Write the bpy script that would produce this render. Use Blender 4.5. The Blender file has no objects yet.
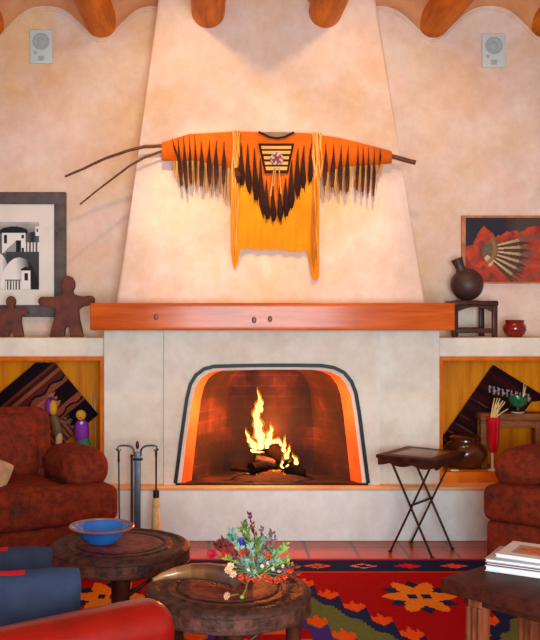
import bpy, bmesh, math, random
from mathutils import Vector, Matrix, noise
random.seed(7)
PI = math.pi
SC = bpy.context.scene
COLL = SC.collection

# ------------------------------------------------------------------ helpers
def lin(c):
    return c/12.92 if c <= 0.04045 else ((c+0.055)/1.055)**2.4
def C(r, g, b):
    return (lin(r/255), lin(g/255), lin(b/255), 1.0)
F = 1000.0; PX, PY, EYE = 213.0, 298.0, 1.6
def at(px, py, Y):
    """point of the room that lies at depth Y behind pixel px, py"""
    return Vector(((px-PX)*Y/F, Y, EYE-(py-PY)*Y/F))
def lerp(a, b, t): return a+(b-a)*t
def interp(x, pts):
    if x <= pts[0][0]: return pts[0][1]
    for (x0, y0), (x1, y1) in zip(pts, pts[1:]):
        if x <= x1: return lerp(y0, y1, (x-x0)/(x1-x0) if x1 > x0 else 0)
    return pts[-1][1]
def mixc(a, b, t): return tuple(lerp(p, q, t) for p, q in zip(a, b))
def inpoly(x, y, poly):
    r = False; n = len(poly)
    for i in range(n):
        x0, y0 = poly[i]; x1, y1 = poly[(i+1) % n]
        if (y0 > y) != (y1 > y) and x < (x1-x0)*(y-y0)/(y1-y0)+x0: r = not r
    return r
WHITE = (1, 1, 1, 1)

class MB:
    def __init__(s): s.v = []; s.f = []; s.m = []; s.c = []
    def add(s, verts, faces, mi=0, col=None, M=None, fn=None):
        o = len(s.v)
        for p in verts:
            p = Vector(p)
            if fn: p = Vector(fn(p))
            if M is not None: p = M @ p
            s.v.append(p)
        for i, f in enumerate(faces):
            s.f.append([o+k for k in f]); s.m.append(mi)
            s.c.append(WHITE if col is None else (col[i] if isinstance(col, list) else col))
        return s
    def rbox(s, c, size, r=0.01, mid=1, k=2, **kw):
        h = [max(x/2, 1e-5) for x in size]; r = min(r, min(h)*0.999)
        ax = []
        for q in h:
            a = [-q+r*i/k for i in range(k)]
            inner = q-r
            b = [-inner+2*inner*i/mid for i in range(mid+1)]
            ax.append(a+b+[-t for t in reversed(a)])
        d = {}; V = []; Fc = []
        def vid(p):
            key = tuple(round(t, 6) for t in p)
            if key not in d:
                q = Vector(p); inn = Vector([max(-(hh-r), min(hh-r, t)) for hh, t in zip(h, p)])
                e = q-inn
                if e.length > 1e-9: q = inn+e.normalized()*r
                d[key] = len(V); V.append(q+Vector(c))
            return d[key]
        for a in range(3):
            u, w = (a+1) % 3, (a+2) % 3
            for sg in (-1, 1):
                for i in range(len(ax[u])-1):
                    for j in range(len(ax[w])-1):
                        q = []
                        for (ii, jj) in ((i, j), (i+1, j), (i+1, j+1), (i, j+1)):
                            p = [0, 0, 0]; p[a] = sg*h[a]; p[u] = ax[u][ii]; p[w] = ax[w][jj]
                            q.append(vid(p))
                        if sg < 0: q.reverse()
                        Fc.append(q)
        return s.add(V, Fc, **kw)
    def bx(s, x0, x1, y0, y1, z0, z1, r=0.004, **kw):
        return s.rbox(((x0+x1)/2, (y0+y1)/2, (z0+z1)/2), (x1-x0, y1-y0, z1-z0), r, **kw)
    def bar(s, p0, p1, w, h, r=0.003, up=(0, 0, 1), **kw):
        p0 = Vector(p0); p1 = Vector(p1); d = p1-p0; L = d.length; d.normalize()
        u = Vector(up); x = d.cross(u)
        if x.length < 1e-4: x = d.cross(Vector((1, 0, 0)))
        x.normalize(); z = x.cross(d)
        M = Matrix(((x.x, d.x, z.x, (p0.x+p1.x)/2), (x.y, d.y, z.y, (p0.y+p1.y)/2), (x.z, d.z, z.z, (p0.z+p1.z)/2), (0, 0, 0, 1)))
        return s.rbox((0, 0, 0), (w, L, h), r, M=M, **kw)
    def tube(s, path, rad, n=10, caps=True, flat=1.0, col=None, colf=None, mi=0, M=None, wob=0):
        path = [Vector(p) for p in path]
        if not isinstance(rad, (list, tuple)): rad = [rad]*len(path)
        V = []; Fc = []; cl = []
        t0 = (path[1]-path[0]).normalized()
        x = t0.cross(Vector((0, 1, 0)))
        if x.length < 0.05: x = t0.cross(Vector((1, 0, 0)))
        x.normalize()
        for i, p in enumerate(path):
            a = path[max(0, i-1)]; b = path[min(len(path)-1, i+1)]
            t = (b-a).normalized()
            x = (x-t*x.dot(t)).normalized(); y = t.cross(x)
            for k in range(n):
                g = 2*PI*k/n
                rr = rad[i]
                if wob: rr *= 1+wob*noise.noise(Vector((i*.7, k*.9, p.x*9)))
                V.append(p+x*math.cos(g)*rr+y*math.sin(g)*rr*flat)
        for i in range(len(path)-1):
            for k in range(n):
                Fc.append([i*n+k, i*n+(k+1) % n, (i+1)*n+(k+1) % n, (i+1)*n+k])
                cl.append(colf(i/(len(path)-1), k/n) if colf else (col or WHITE))
        if caps:
            Fc.append(list(reversed(range(n)))); Fc.append([(len(path)-1)*n+k for k in range(n)])
            cl.append(colf(0, 0) if colf else (col or WHITE)); cl.append(colf(1, 0) if colf else (col or WHITE))
        return s.add(V, Fc, mi, cl, M)
    def lathe(s, prof, c=(0, 0, 0), n=32, col=None, colf=None, mi=0, M=None, fn=None):
        V = []; Fc = []; cl = []; idx = []
        for (r, z) in prof:
            if r < 1e-6:
                idx.append([len(V)]*n); V.append((0, 0, z))
            else:
                idx.append(list(range(len(V), len(V)+n)))
                for k in range(n): V.append((r*math.cos(2*PI*k/n), r*math.sin(2*PI*k/n), z))
        for i in range(len(prof)-1):
            for k in range(n):
                q = [idx[i][k], idx[i][(k+1) % n], idx[i+1][(k+1) % n], idx[i+1][k]]
                u = []
                for t in q:
                    if t not in u: u.append(t)
                if len(u) >= 3:
                    Fc.append(u); cl.append(colf(i, k) if colf else (col or WHITE))
        V = [Vector(p)+Vector(c) for p in V] if M is None else V
        if M is not None: M = Matrix.Translation(Vector(c)) @ M
        return s.add(V, Fc, mi, cl, M, fn)
    def ell(s, c, r, n=16, m=10, M=None, **kw):
        prof = [(math.sin(PI*i/m), -math.cos(PI*i/m)) for i in range(m+1)]
        prof[0] = (0, -1); prof[-1] = (0, 1)
        Q = Matrix.Diagonal((r[0], r[1], r[2], 1))
        if M is not None: Q = M @ Q
        return s.lathe(prof, c, n, M=Q, **kw)
    def prism(s, poly, y0, y1, bev=0.0, seg=2, axis='y', **kw):
        """outline in x, z pushed through from y0 to y1 (or x, y from z0 to z1)"""
        bm = bmesh.new()
        P3 = (lambda a, b: (a, y0, b)) if axis == 'y' else (lambda a, b: (a, b, y0))
        vs = [bm.verts.new(P3(a, b)) for a, b in poly]
        f = bm.faces.new(vs)
        r = bmesh.ops.extrude_face_region(bm, geom=[f])
        d = Vector((0, y1-y0, 0)) if axis == 'y' else Vector((0, 0, y1-y0))
        for e in r['geom']:
            if isinstance(e, bmesh.types.BMVert): e.co += d
        bmesh.ops.recalc_face_normals(bm, faces=bm.faces[:])
        if bev:
            bmesh.ops.bevel(bm, geom=bm.edges[:], offset=bev, segments=seg, profile=.5, affect='EDGES', clamp_overlap=True)
        bmesh.ops.triangulate(bm, faces=[f for f in bm.faces if len(f.verts) > 4])
        bm.verts.index_update()
        s.add([v.co.copy() for v in bm.verts], [[v.index for v in f.verts] for f in bm.faces], **kw)
        bm.free(); return s
    def sheet(s, nu, nv, pos, col=None, thick=0.0, off=(0, 1, 0), keep=None, mi=0):
        """grid surface with real thickness; pos(u,v); colour per cell"""
        V = []; Fc = []; cl = []; kept = {}
        off = Vector(off)*thick
        for j in range(nv+1):
            for i in range(nu+1): V.append(Vector(pos(i/nu, j/nv)))
        N = len(V)
        if thick: V += [p+off for p in V[:N]]
        for j in range(nv):
            for i in range(nu):
                u, v = (i+.5)/nu, (j+.5)/nv
                if keep is None or keep(u, v): kept[(i, j)] = col(u, v) if col else WHITE
        w = nu+1
        for (i, j), c in kept.items():
            q = [j*w+i, j*w+i+1, (j+1)*w+i+1, (j+1)*w+i]
            Fc.append(q); cl.append(c)
            if thick:
                Fc.append([N+t for t in reversed(q)]); cl.append(c)
                for (di, dj, a, b) in ((0, -1, 0, 1), (1, 0, 1, 2), (0, 1, 2, 3), (-1, 0, 3, 0)):
                    if (i+di, j+dj) not in kept:
                        Fc.append([q[b], q[a], N+q[a], N+q[b]]); cl.append(c)
        used = sorted({k for f in Fc for k in f}); mp = {k: n for n, k in enumerate(used)}
        return s.add([V[k] for k in used], [[mp[k] for k in f] for f in Fc], mi, cl)
    def build(s, name, mats, parent=None, world=True, sharp=0.7):
        me = bpy.data.meshes.new(name)
        o3 = parent.location if (parent is not None and world) else Vector((0, 0, 0))
        if parent is not None and world and parent.parent is not None: o3 = parent.parent.location+parent.location
        me.from_pydata([tuple(p-o3) for p in s.v], [], s.f)
        if not isinstance(mats, (list, tuple)): mats = [mats]
        for m in mats: me.materials.append(m)
        me.polygons.foreach_set('material_index', s.m)
        me.polygons.foreach_set('use_smooth', [True]*len(s.f))
        a = me.color_attributes.new('Col', 'FLOAT_COLOR', 'CORNER')
        buf = []
        for p, c in zip(me.polygons, s.c): buf.extend(list(c)*p.loop_total)
        a.data.foreach_set('color', buf)
        me.validate(); me.update()
        if sharp: me.set_sharp_from_angle(angle=sharp)
        ob = bpy.data.objects.new(name, me); COLL.objects.link(ob)
        if parent is not None: ob.parent = parent
        return ob

def tag(o, label=None, cat=None, group=None, kind=None):
    if label: o['label'] = label
    if cat: o['category'] = cat
    if group: o['group'] = group
    if kind: o['kind'] = kind
    return o
def thing(name, label, cat, loc=(0, 0, 0), rz=0.0, group=None):
    o = bpy.data.objects.new(name, None); COLL.objects.link(o)
    o.empty_display_size = 0.1
    o.location = loc; o.rotation_euler = (0, 0, rz)
    return tag(o, label, cat, group)
def struct(name, mb, mats, label=None, **kw):
    o = mb.build(name, mats, **kw); return tag(o, label, None, None, 'structure')

# ------------------------------------------------------------------ materials
def newmat(name):
    m = bpy.data.materials.new(name); m.use_nodes = True
    nt = m.node_tree; return m, nt, nt.nodes['Principled BSDF']
def node(nt, typ, **kw):
    n = nt.nodes.new(typ)
    for k, v in kw.items(): setattr(n, k, v)
    return n
def objcoord(nt, scale=(1, 1, 1), loc=(0, 0, 0), rot=(0, 0, 0)):
    t = node(nt, 'ShaderNodeTexCoord'); mp = node(nt, 'ShaderNodeMapping')
    mp.inputs['Scale'].default_value = scale; mp.inputs['Location'].default_value = loc; mp.inputs['Rotation'].default_value = rot
    nt.links.new(t.outputs['Object'], mp.inputs['Vector']); return mp.outputs['Vector']
def noise_n(nt, vec, scale, detail=4, rough=.55):
    n = node(nt, 'ShaderNodeTexNoise'); n.inputs['Scale'].default_value = scale
    n.inputs['Detail'].default_value = detail; n.inputs['Roughness'].default_value = rough
    nt.links.new(vec, n.inputs['Vector']); return n.outputs['Fac']
def ramp(nt, fac, stops):
    r = node(nt, 'ShaderNodeValToRGB'); e = r.color_ramp.elements
    while len(e) < len(stops): e.new(0.5)
    for el, (p, c) in zip(e, stops): el.position = p; el.color = c
    nt.links.new(fac, r.inputs['Fac']); return r.outputs['Color']
def mul(nt, a, b, fac=1.0, mode='MULTIPLY'):
    m = node(nt, 'ShaderNodeMixRGB', blend_type=mode); m.inputs['Fac'].default_value = fac
    for k, s in ((1, a), (2, b)):
        if hasattr(s, 'links') or hasattr(s, 'is_linked'): nt.links.new(s, m.inputs[k])
        else: m.inputs[k].default_value = s
    return m.outputs['Color']
def bump(nt, b, h, strength, dist=.01):
    n = node(nt, 'ShaderNodeBump'); n.inputs['Strength'].default_value = strength; n.inputs['Distance'].default_value = dist
    nt.links.new(h, n.inputs['Height']); nt.links.new(n.outputs['Normal'], b.inputs['Normal'])
def mat(name, col, col2=None, rough=.6, metal=0., scale=6, stretch=(1, 1, 1), lo=.35, hi=.65, bmp=0., bscale=60, attr=False, spec=.5, coat=0.):
    m, nt, b = newmat(name)
    v = objcoord(nt, stretch)
    f = noise_n(nt, v, scale)
    c2 = col2 or tuple(x*.78 for x in col[:3])+(1,)
    c = ramp(nt, f, [(lo, c2), (hi, col)])
    if attr:
        a = node(nt, 'ShaderNodeVertexColor'); a.layer_name = 'Col'
        c = mul(nt, a.outputs['Color'], c)
    nt.links.new(c, b.inputs['Base Color'])
    b.inputs['Roughness'].default_value = rough; b.inputs['Metallic'].default_value = metal
    b.inputs['Specular IOR Level'].default_value = spec
    if coat:
        b.inputs['Coat Weight'].default_value = coat; b.inputs['Coat Roughness'].default_value = .12
    if bmp: bump(nt, b, noise_n(nt, objcoord(nt, stretch), bscale), bmp)
    return m
def attrmat(name, rough=.8, var=.25, scale=30, bmp=0., spec=.3, metal=0.):
    return mat(name, WHITE, (1-var, 1-var, 1-var, 1), rough, metal, scale=scale, bmp=bmp, bscale=scale*3, attr=True, spec=spec)

def plaster(name, base, stain, pale, bmp=.25, tint0=(1, .93, .92, 1), tint1=(.99, .96, .86, 1), stains=()):
    m, nt, b = newmat(name)
    v = objcoord(nt)
    c = ramp(nt, noise_n(nt, v, 1.6, 7, .62), [(.33, stain), (.5, base), (.68, pale)])
    c = mul(nt, c, ramp(nt, noise_n(nt, objcoord(nt, (1, 1, .8)), 5.5, 7, .65), [(.36, (.90, .875, .85, 1)), (.62, WHITE)]), .75)
    c = mul(nt, c, ramp(nt, noise_n(nt, objcoord(nt, (1, 1, 1), (3, 1, 7)), 3.4, 6, .6), [(.36, tint0), (.5, WHITE), (.64, tint1)]))
    c = mul(nt, c, ramp(nt, noise_n(nt, objcoord(nt, (1, 1, 1), (8, 2, 4)), 12, 8, .7), [(.40, (.94, .92, .90, 1)), (.60, WHITE)]))
    for (pt_, rad_, tint) in stains:      # ochre wash brushed into the plaster
        t = node(nt, 'ShaderNodeTexCoord'); dn = node(nt, 'ShaderNodeVectorMath', operation='DISTANCE')
        nt.links.new(t.outputs['Object'], dn.inputs[0]); dn.inputs[1].default_value = pt_
        nz = node(nt, 'ShaderNodeMath', operation='MULTIPLY_ADD'); nt.links.new(noise_n(nt, objcoord(nt), 4.5, 6, .65), nz.inputs[0])
        nz.inputs[1].default_value = .9; nt.links.new(dn.outputs['Value'], nz.inputs[2])
        c = mul(nt, c, ramp(nt, nz.outputs[0], [(rad_, tint), (rad_+.35, WHITE)]))
    nt.links.new(c, b.inputs['Base Color']); b.inputs['Roughness'].default_value = .9
    b.inputs['Specular IOR Level'].default_value = .25
    bump(nt, b, noise_n(nt, v, 9, 6), bmp, .012)
    return m
M = {}
M['plaster_up'] = plaster('plaster_upper', C(228, 205, 194), C(224, 190, 160), C(234, 219, 214), stains=(((-1.40, 7.1, 3.42), .58, (1, .87, .58, 1)), ((1.62, 7.1, 3.05), .50, (1, .92, .82, 1))))
M['plaster_low'] = plaster('plaster_lower', C(224, 219, 208), C(216, 204, 190), C(230, 229, 222), .25, (.98, .95, .95, 1), (.99, .98, .95, 1))
M['plaster_bench_daylit'] = plaster('plaster_bench_daylit', C(228, 233, 234), C(222, 223, 220), C(232, 238, 240), .25, (.97, .97, .97, 1), (.99, .99, .98, 1))  # paler, bluer bench copy of the plaster; cool daylight worked into its colour
M['plaster_ceil'] = plaster('plaster_ceiling', C(226, 168, 124), C(210, 146, 100), C(230, 178, 140), .3)
M['bench_top'] = mat('bench_top', C(236, 176, 120), C(222, 150, 96), .7, scale=4)
def wood(name, a, b_, dirscale, rough=.4, scale=5, coat=0., bmp=.1, knots=None):
    m, nt, b = newmat(name)
    v = objcoord(nt, dirscale)
    c = ramp(nt, noise_n(nt, v, scale, 6, .6), [(.32, b_), (.62, a)])
    if knots:
        vo = node(nt, 'ShaderNodeTexVoronoi'); vo.inputs['Scale'].default_value = knots
        nt.links.new(objcoord(nt, (1, 1, 1)), vo.inputs['Vector'])
        c = mul(nt, c, ramp(nt, vo.outputs['Distance'], [(.06, (.22, .10, .06, 1)), (.13, WHITE)]))
    nt.links.new(c, b.inputs['Base Color']); b.inputs['Roughness'].default_value = rough
    if coat: b.inputs['Coat Weight'].default_value = coat; b.inputs['Coat Roughness'].default_value = .15
    b.inputs['Specular IOR Level'].default_value = .06
    bump(nt, b, noise_n(nt, v, scale*4), bmp, .004)
    return m
M['viga'] = wood('viga_wood', C(230, 134, 22), C(186, 92, 10), (4, .5, 4), .5, 3.5, 0, .3)
M['mantel'] = wood('mantel_wood', C(204, 92, 14), C(168, 66, 8), (.5, 3, 6), .4, 5, .38, .05)
M['panel_wood'] = wood('niche_pine', C(222, 134, 14), C(188, 98, 6), (7, 2, .6), .5, 3, 0, .05)
M['trim_wood'] = wood('niche_trim', C(214, 112, 16), C(190, 86, 10), (2, 2, 2), .4, 5, 0, .05)
M['dark_wood'] = wood('dark_wood', C(74, 44, 34), C(44, 24, 20), (2, 2, 2), .4, 8, .3, .2)
M['redbrown_wood'] = wood('redbrown_wood', C(74, 34, 24), C(46, 21, 16), (3, 1, 3), .45, 7, .0, .2)
M['leg_wood'] = wood('leg_wood', C(140, 74, 44), C(92, 44, 28), (6, 6, 1), .4, 6, .3, .3)
M['drum'] = mat('tooled_hide', WHITE, (.50, .46, .44, 1), .48, 0, 26, (1, 1, 1), .38, .6, .7, 70, True, .16, .0)
M['metal_black'] = mat('black_iron', C(34, 32, 34), None, .45, .7, 12)
M['metal_blue'] = mat('blue_grey_iron', C(84, 98, 112), C(60, 72, 86), .4, .6, 12)
M['iron'] = mat('bronze_iron', C(64, 44, 38), None, .4, .6, 12)
M['bristle'] = mat('bristle', C(226, 204, 150), C(190, 160, 100), .9, 0, 30, (8, 8, 1))
M['fabric_chair'] = None
def chair_fabric():
    m, nt, b = newmat('chair_tapestry')
    v = objcoord(nt)
    c = ramp(nt, noise_n(nt, v, 5.5, 5, .65), [(.3, C(62, 40, 34)), (.42, C(112, 42, 22)), (.56, C(126, 46, 24)), (.68, C(86, 44, 32)), (.8, C(80, 56, 44))])
    w = noise_n(nt, v, 26, 4, .6)
    c = mul(nt, c, ramp(nt, w, [(.38, (.55, .5, .55, 1)), (.58, (1.05, 1.02, 1, 1))]), .8)
    nt.links.new(c, b.inputs['Base Color']); b.inputs['Roughness'].default_value = .85
    b.inputs['Specular IOR Level'].default_value = .15
    bump(nt, b, noise_n(nt, v, 90, 3), .2, .005)
    return m
M['fabric_chair'] = chair_fabric()
M['leather'] = mat('red_leather', C(140, 14, 7), C(104, 8, 5), .32, 0, 5, (1, 1, 1), .3, .7, .15, 40, False, .3, .15)
M['cloth_attr'] = attrmat('woven_cloth', .95, .22, 60, .15, .05)
M['denim'] = mat('denim_attr', WHITE, (.72, .74, .8, 1), .9, 0, 14, (1, 1, 1), .35, .65, .2, 160, True, .2)
M['tan'] = mat('tan_cloth', C(198, 158, 116), C(160, 122, 88), .9, 0, 12)
M['art'] = attrmat('paint', .55, .12, 50, 0, .3)
M['print'] = attrmat('print_paper', .6, .03, 50, 0, .2)
M['frame_grey'] = mat('weathered_frame', C(86, 74, 72), C(58, 50, 50), .6, 0, 12, (1, 1, 1))
M['frame_wood'] = mat('oak_frame', C(190, 120, 70), C(150, 86, 46), .5, 0, 12)
M['mat_board'] = mat('mat_board', C(222, 218, 214), C(216, 212, 208), .8)
M['clay'] = mat('rusty_clay', C(112, 52, 36), C(66, 34, 30), .75, 0, 14, (1, 1, 1), .3, .7, .4, 50)
M['dark_clay'] = mat('dark_clay', C(72, 44, 40), C(48, 30, 30), .5, 0, 10, (1, 1, 1), .3, .7, .2, 50)
M['pot_brown'] = mat('brown_glaze', C(92, 44, 24), C(56, 26, 18), .22, 0, 5, coat=.4)
M['pot_red'] = mat('red_glaze', C(130, 26, 18), C(96, 16, 12), .15, 0, 8, coat=.5)
M['red_glass'] = mat('red_glass', C(206, 18, 40), C(176, 10, 28), .12, 0, 5, coat=.6)
M['green_glaze'] = mat('green_glaze', C(20, 110, 74), C(14, 84, 56), .2, 0, 8, coat=.4)
M['white_glaze'] = mat('white_glaze', C(226, 220, 212), None, .4)
M['speaker'] = mat('speaker_plastic', C(196, 208, 206), C(186, 198, 198), .5, 0, 8)
M['speaker_grille'] = mat('speaker_grille', C(168, 180, 182), C(150, 164, 168), .6, 0, 90)
M['bowl'] = mat('blue_glaze', C(6, 116, 204), C(4, 92, 180), .12, 0, 7, coat=.6)
M['copper'] = mat('copper_rim', C(176, 116, 92), C(140, 96, 84), .35, .5, 12)
M['straw'] = mat('straw', C(226, 200, 140), C(196, 160, 100), .8, 0, 12)
M['stem'] = mat('stem_attr', WHITE, (.75, .75, .72, 1), .7, 0, 40, attr=True, spec=.3)
M['hide'] = mat('hide_attr', WHITE, (.80, .74, .70, 1), .8, 0, 9, (1, 1, .6), .3, .65, .2, 40, True, .15)
M['branch'] = mat('peeled_branch', C(112, 64, 44), C(74, 42, 32), .7, 0, 20, (3, 3, 3))
M['branch_grey'] = M['branch']
M['ash'] = mat('ash', C(44, 32, 28), C(18, 13, 12), .95, 0, 20, bmp=.8, bscale=40)
M['char'] = mat('charred_log', C(24, 15, 13), C(9, 7, 7), .9, 0, 14, bmp=.8, bscale=30, spec=.1)
M['birch'] = mat('pale_log', C(80, 64, 54), C(30, 22, 20), .85, 0, 16, bmp=.5)

def brick_mat():
    m, nt, b = newmat('firebrick')
    t = node(nt, 'ShaderNodeTexCoord'); sx = node(nt, 'ShaderNodeSeparateXYZ'); nt.links.new(t.outputs['Object'], sx.inputs[0])
    ad = node(nt, 'ShaderNodeMath', operation='ADD'); nt.links.new(sx.outputs[0], ad.inputs[0]); nt.links.new(sx.outputs[1], ad.inputs[1])
    cb = node(nt, 'ShaderNodeCombineXYZ'); nt.links.new(ad.outputs[0], cb.inputs[0]); nt.links.new(sx.outputs[2], cb.inputs[1])
    br = node(nt, 'ShaderNodeTexBrick'); nt.links.new(cb.outputs[0], br.inputs['Vector'])
    br.inputs['Scale'].default_value = 1; br.inputs['Brick Width'].default_value = .21; br.inputs['Row Height'].default_value = .075
    br.inputs['Mortar Size'].default_value = .006
    br.inputs['Color1'].default_value = C(92, 50, 36); br.inputs['Color2'].default_value = C(70, 39, 29); br.inputs['Mortar'].default_value = C(102, 64, 48)
    soot = ramp(nt, noise_n(nt, objcoord(nt), 3.2, 5), [(.42, (.05, .035, .035, 1)), (.54, (.20, .15, .14, 1)), (.70, (.85, .75, .7, 1))])
    nt.links.new(mul(nt, br.outputs['Color'], soot), b.inputs['Base Color']); b.inputs['Roughness'].default_value = .9
    bump(nt, b, br.outputs['Fac'], -.4, .006)
    return m
M['brick'] = brick_mat()
def tile_mat():
    m, nt, b = newmat('terracotta_tile')
    br = node(nt, 'ShaderNodeTexBrick'); br.offset = 0
    nt.links.new(objcoord(nt, (1, 1, 1), (-.592+.31*10, -6.42+.31*40, 0)), br.inputs['Vector'])
    br.inputs['Scale'].default_value = 1; br.inputs['Brick Width'].default_value = .31; br.inputs['Row Height'].default_value = .31
    br.inputs['Mortar Size'].default_value = .009
    br.inputs['Color1'].default_value = C(188, 78, 44); br.inputs['Color2'].default_value = C(176, 68, 38); br.inputs['Mortar'].default_value = C(92, 56, 48)
    c = mul(nt, br.outputs['Color'], ramp(nt, noise_n(nt, objcoord(nt), 7, 4), [(.35, (.8, .78, .76, 1)), (.65, WHITE)]))
    nt.links.new(c, b.inputs['Base Color']); b.inputs['Roughness'].default_value = .28; b.inputs['Specular IOR Level'].default_value = .2
    bump(nt, b, br.outputs['Fac'], -.3, .004)
    return m
M['tile'] = tile_mat()
def flame_mat(name, strength, alpha):
    m, nt, b = newmat(name)
    a = node(nt, 'ShaderNodeVertexColor'); a.layer_name = 'Col'
    em = node(nt, 'ShaderNodeEmission'); em.inputs['Strength'].default_value = strength
    nt.links.new(a.outputs['Color'], em.inputs['Color'])
    tr = node(nt, 'ShaderNodeBsdfTransparent'); mx = node(nt, 'ShaderNodeMixShader'); mx.inputs[0].default_value = alpha
    nt.links.new(tr.outputs[0], mx.inputs[1]); nt.links.new(em.outputs[0], mx.inputs[2])
    nt.links.new(mx.outputs[0], nt.nodes['Material Output'].inputs['Surface'])
    return m
M['flame_core'] = flame_mat('flame_core', 4.5, .92)
M['flame_rim'] = flame_mat('flame_rim', 1.6, .22)
M['ember'] = flame_mat('ember', 1.5, 1.0)

# ------------------------------------------------------------------ room shell
XL, XR, YW = -3.0, 3.4, 7.10
YB, YP, YC, YN = 6.58, 6.69, 6.66, 6.74      # bench front, pilasters, centre panel, niche walls
ZB, ZS, ZM0, ZM1 = .356, 1.332, 1.387, 1.567  # bench, shelf, mantel bottom and top
struct('floor', MB().bx(XL, XR, -1.0, YW+.2, -.1, 0), M['tile'], 'terracotta tile floor')
VX = [-2.38, -1.585, -.795, -.034, .77, 1.569, 2.36, 3.15]
VZ, VR = 3.56, .114
# ceiling: a shallow plaster vault between every two beams
def vault(x):
    for a, b in zip(VX, VX[1:]):
        if a <= x <= b:
            c, h = (a+b)/2, (b-a)/2
            return 3.65-.222*(1-math.cos(PI*min(1, abs(x-c)/h)**1.35))/2
    return 3.43
NU = 260
mb = MB()
xs = [lerp(XL, XR, i/NU) for i in range(NU+1)]
ys = [-1.0, 2, 4, 5.5, 6.5, 6.75, 6.8, 6.85, 6.9, 6.95, 7.0, 7.05, YW+.1]
def cove(y):
    t = min(1, max(0, (YW-y)/.35)); return .15*math.sin(t*PI/2)
V = [(x, y, vault(x)+cove(y)) for y in ys for x in xs]; Fc = []
for j in range(len(ys)-1):
    for i in range(NU): Fc.append([j*(NU+1)+i, (j+1)*(NU+1)+i, (j+1)*(NU+1)+i+1, j*(NU+1)+i+1])
mb.add(V, Fc)
mb.bx(XL, XR, -1, YW+.1, 3.90, 3.96)
struct('ceiling', mb, M['plaster_ceil'], 'peach plaster ceiling vaulted between round beams')
lip = MB()
lp = [Vector((x, YW-.004, vault(x)-.004)) for x in xs]
lip.tube(lp, .009, 8)
struct('trim_12', lip, M['plaster_up'], 'rounded pale plaster edge along the scalloped wall top')
struct('wall_back', MB().bx(XL, XR, YW, YW+.15, 1.2, 3.95, r=.001), M['plaster_up'], 'mottled peach plaster wall above the shelves')
struct('wall_left', MB().bx(XL-.15, XL, -1, YW+.15, 0, 3.95), M['plaster_up'])
struct('wall_right', MB().bx(XR, XR+.15, -1, YW+.15, 0, 3.95), M['plaster_up'])
for i, (x, s) in enumerate(zip(VX, range(len(VX)))):
    path = [(x+.006*noise.noise(Vector((i, y*.8, 0))), y, VZ+.006*noise.noise(Vector((i+9, y*.8, 3)))) for y in [7.16-.35*k for k in range(20)]]
    o = MB().tube(path, [VR*(1+.03*noise.noise(Vector((i*3, k*.3, 1)))) for k in range(20)], 28).build('ceiling_beam', M['viga'])
    lab = {1: 'round log ceiling beam clipped by the top left corner above the framed print', 2: 'round log ceiling beam right of the left wall speaker',
           3: 'round log ceiling beam over the left half of the chimney breast', 4: 'round log ceiling beam over the right half of the chimney breast',
           5: 'round log ceiling beam left of the right wall speaker', 6: 'round log ceiling beam clipped by the top right corner'}.get(i, 'round log ceiling beam farther out along the side wall')
    tag(o, lab, 'ceiling beam', 'round log beams across the ceiling')
# chimney breast, leaning back and narrowing upward
bl, br_ = at(115, 302, YN), at(427, 302, YN)
tl, tr_ = at(160.5, -8, 6.86), at(373, -8, 6.86)
ml, mr = at(137.5, 160, 6.80), at(400.5, 160, 6.80)
bm = bmesh.new()
rows = [(bl, br_, ZM1-.02), (ml, mr, None), (tl, tr_, 3.80)]
cols = []
for a, b, z in rows:
    za = a.z if z is None else z
    cols.append([bm.verts.new(p) for p in ((a.x, YW+.02, za), (a.x, a.y, za), (b.x, b.y, za), (b.x, YW+.02, za))])
for r0, r1 in zip(cols, cols[1:]):
    for k in range(3): bm.faces.new((r0[k], r0[k+1], r1[k+1], r1[k]))
bm.faces.new(list(reversed(cols[0]))); bm.faces.new(cols[-1])
ed = [e for e in bm.edges if abs(e.verts[0].co.z-e.verts[1].co.z) > .3 and e.verts[0].co.y < 7]
bmesh.ops.bevel(bm, geom=ed, offset=.035, segments=4, profile=.5, affect='EDGES')
bmesh.ops.recalc_face_normals(bm, faces=bm.faces[:])
bm.verts.index_update()
mb = MB().add([v.co.copy() for v in bm.verts], [[v.index for v in f.verts] for f in bm.faces]); bm.free()
struct('wall_chimney', mb, M['plaster_up'], 'tapering plaster chimney breast over the mantel')

# fireplace wall: two pilasters, a centre panel with an arched hole
HOLE = [(175.5, 486.5), (181, 440), (187, 398), (190.5, 384), (196, 375), (204, 369), (214, 366.3), (240, 365.6), (268, 365.2), (296, 365.2), (322, 365.6), (334, 367.6), (344, 372.5), (351, 381), (355.5, 392), (359, 412), (363, 444), (368, 486.5)]
x0, x1 = at(164, 0, YC).x, at(380, 0, YC).x
bm = bmesh.new()
hv = [at(a, b, YC) for a, b in HOLE]; hv[0].z = hv[-1].z = ZB-.005
outer = [(x0, ZB-.005), (x0, ZM0+.02), (x1, ZM0+.02), (x1, ZB-.005)]
loop = [bm.verts.new((a, YC, b)) for a, b in outer]+[bm.verts.new(p) for p in reversed(hv)]
es = [bm.edges.new((loop[i], loop[(i+1) % len(loop)])) for i in range(len(loop))]
bmesh.ops.triangle_fill(bm, edges=es, use_beauty=True, normal=(0, -1, 0))
bm.verts.index_update()
mb = MB().add([v.co.copy() for v in bm.verts], [[v.index for v in f.verts] for f in bm.faces]); bm.free()
for a, b in ((x0, x0), (x1, x1)):
    mb.add([(a, YC, ZB), (a, YC, ZM0+.02), (a, YC+.06, ZM0+.02), (a, YC+.06, ZB)], [[0, 1, 2, 3]])
pl0, pl1 = at(103.5, 0, YP).x, at(440, 0, YP).x
mb.bx(pl0, x0+.002, YP, YW, ZB-.005, ZM0+.02, r=.012)
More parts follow.
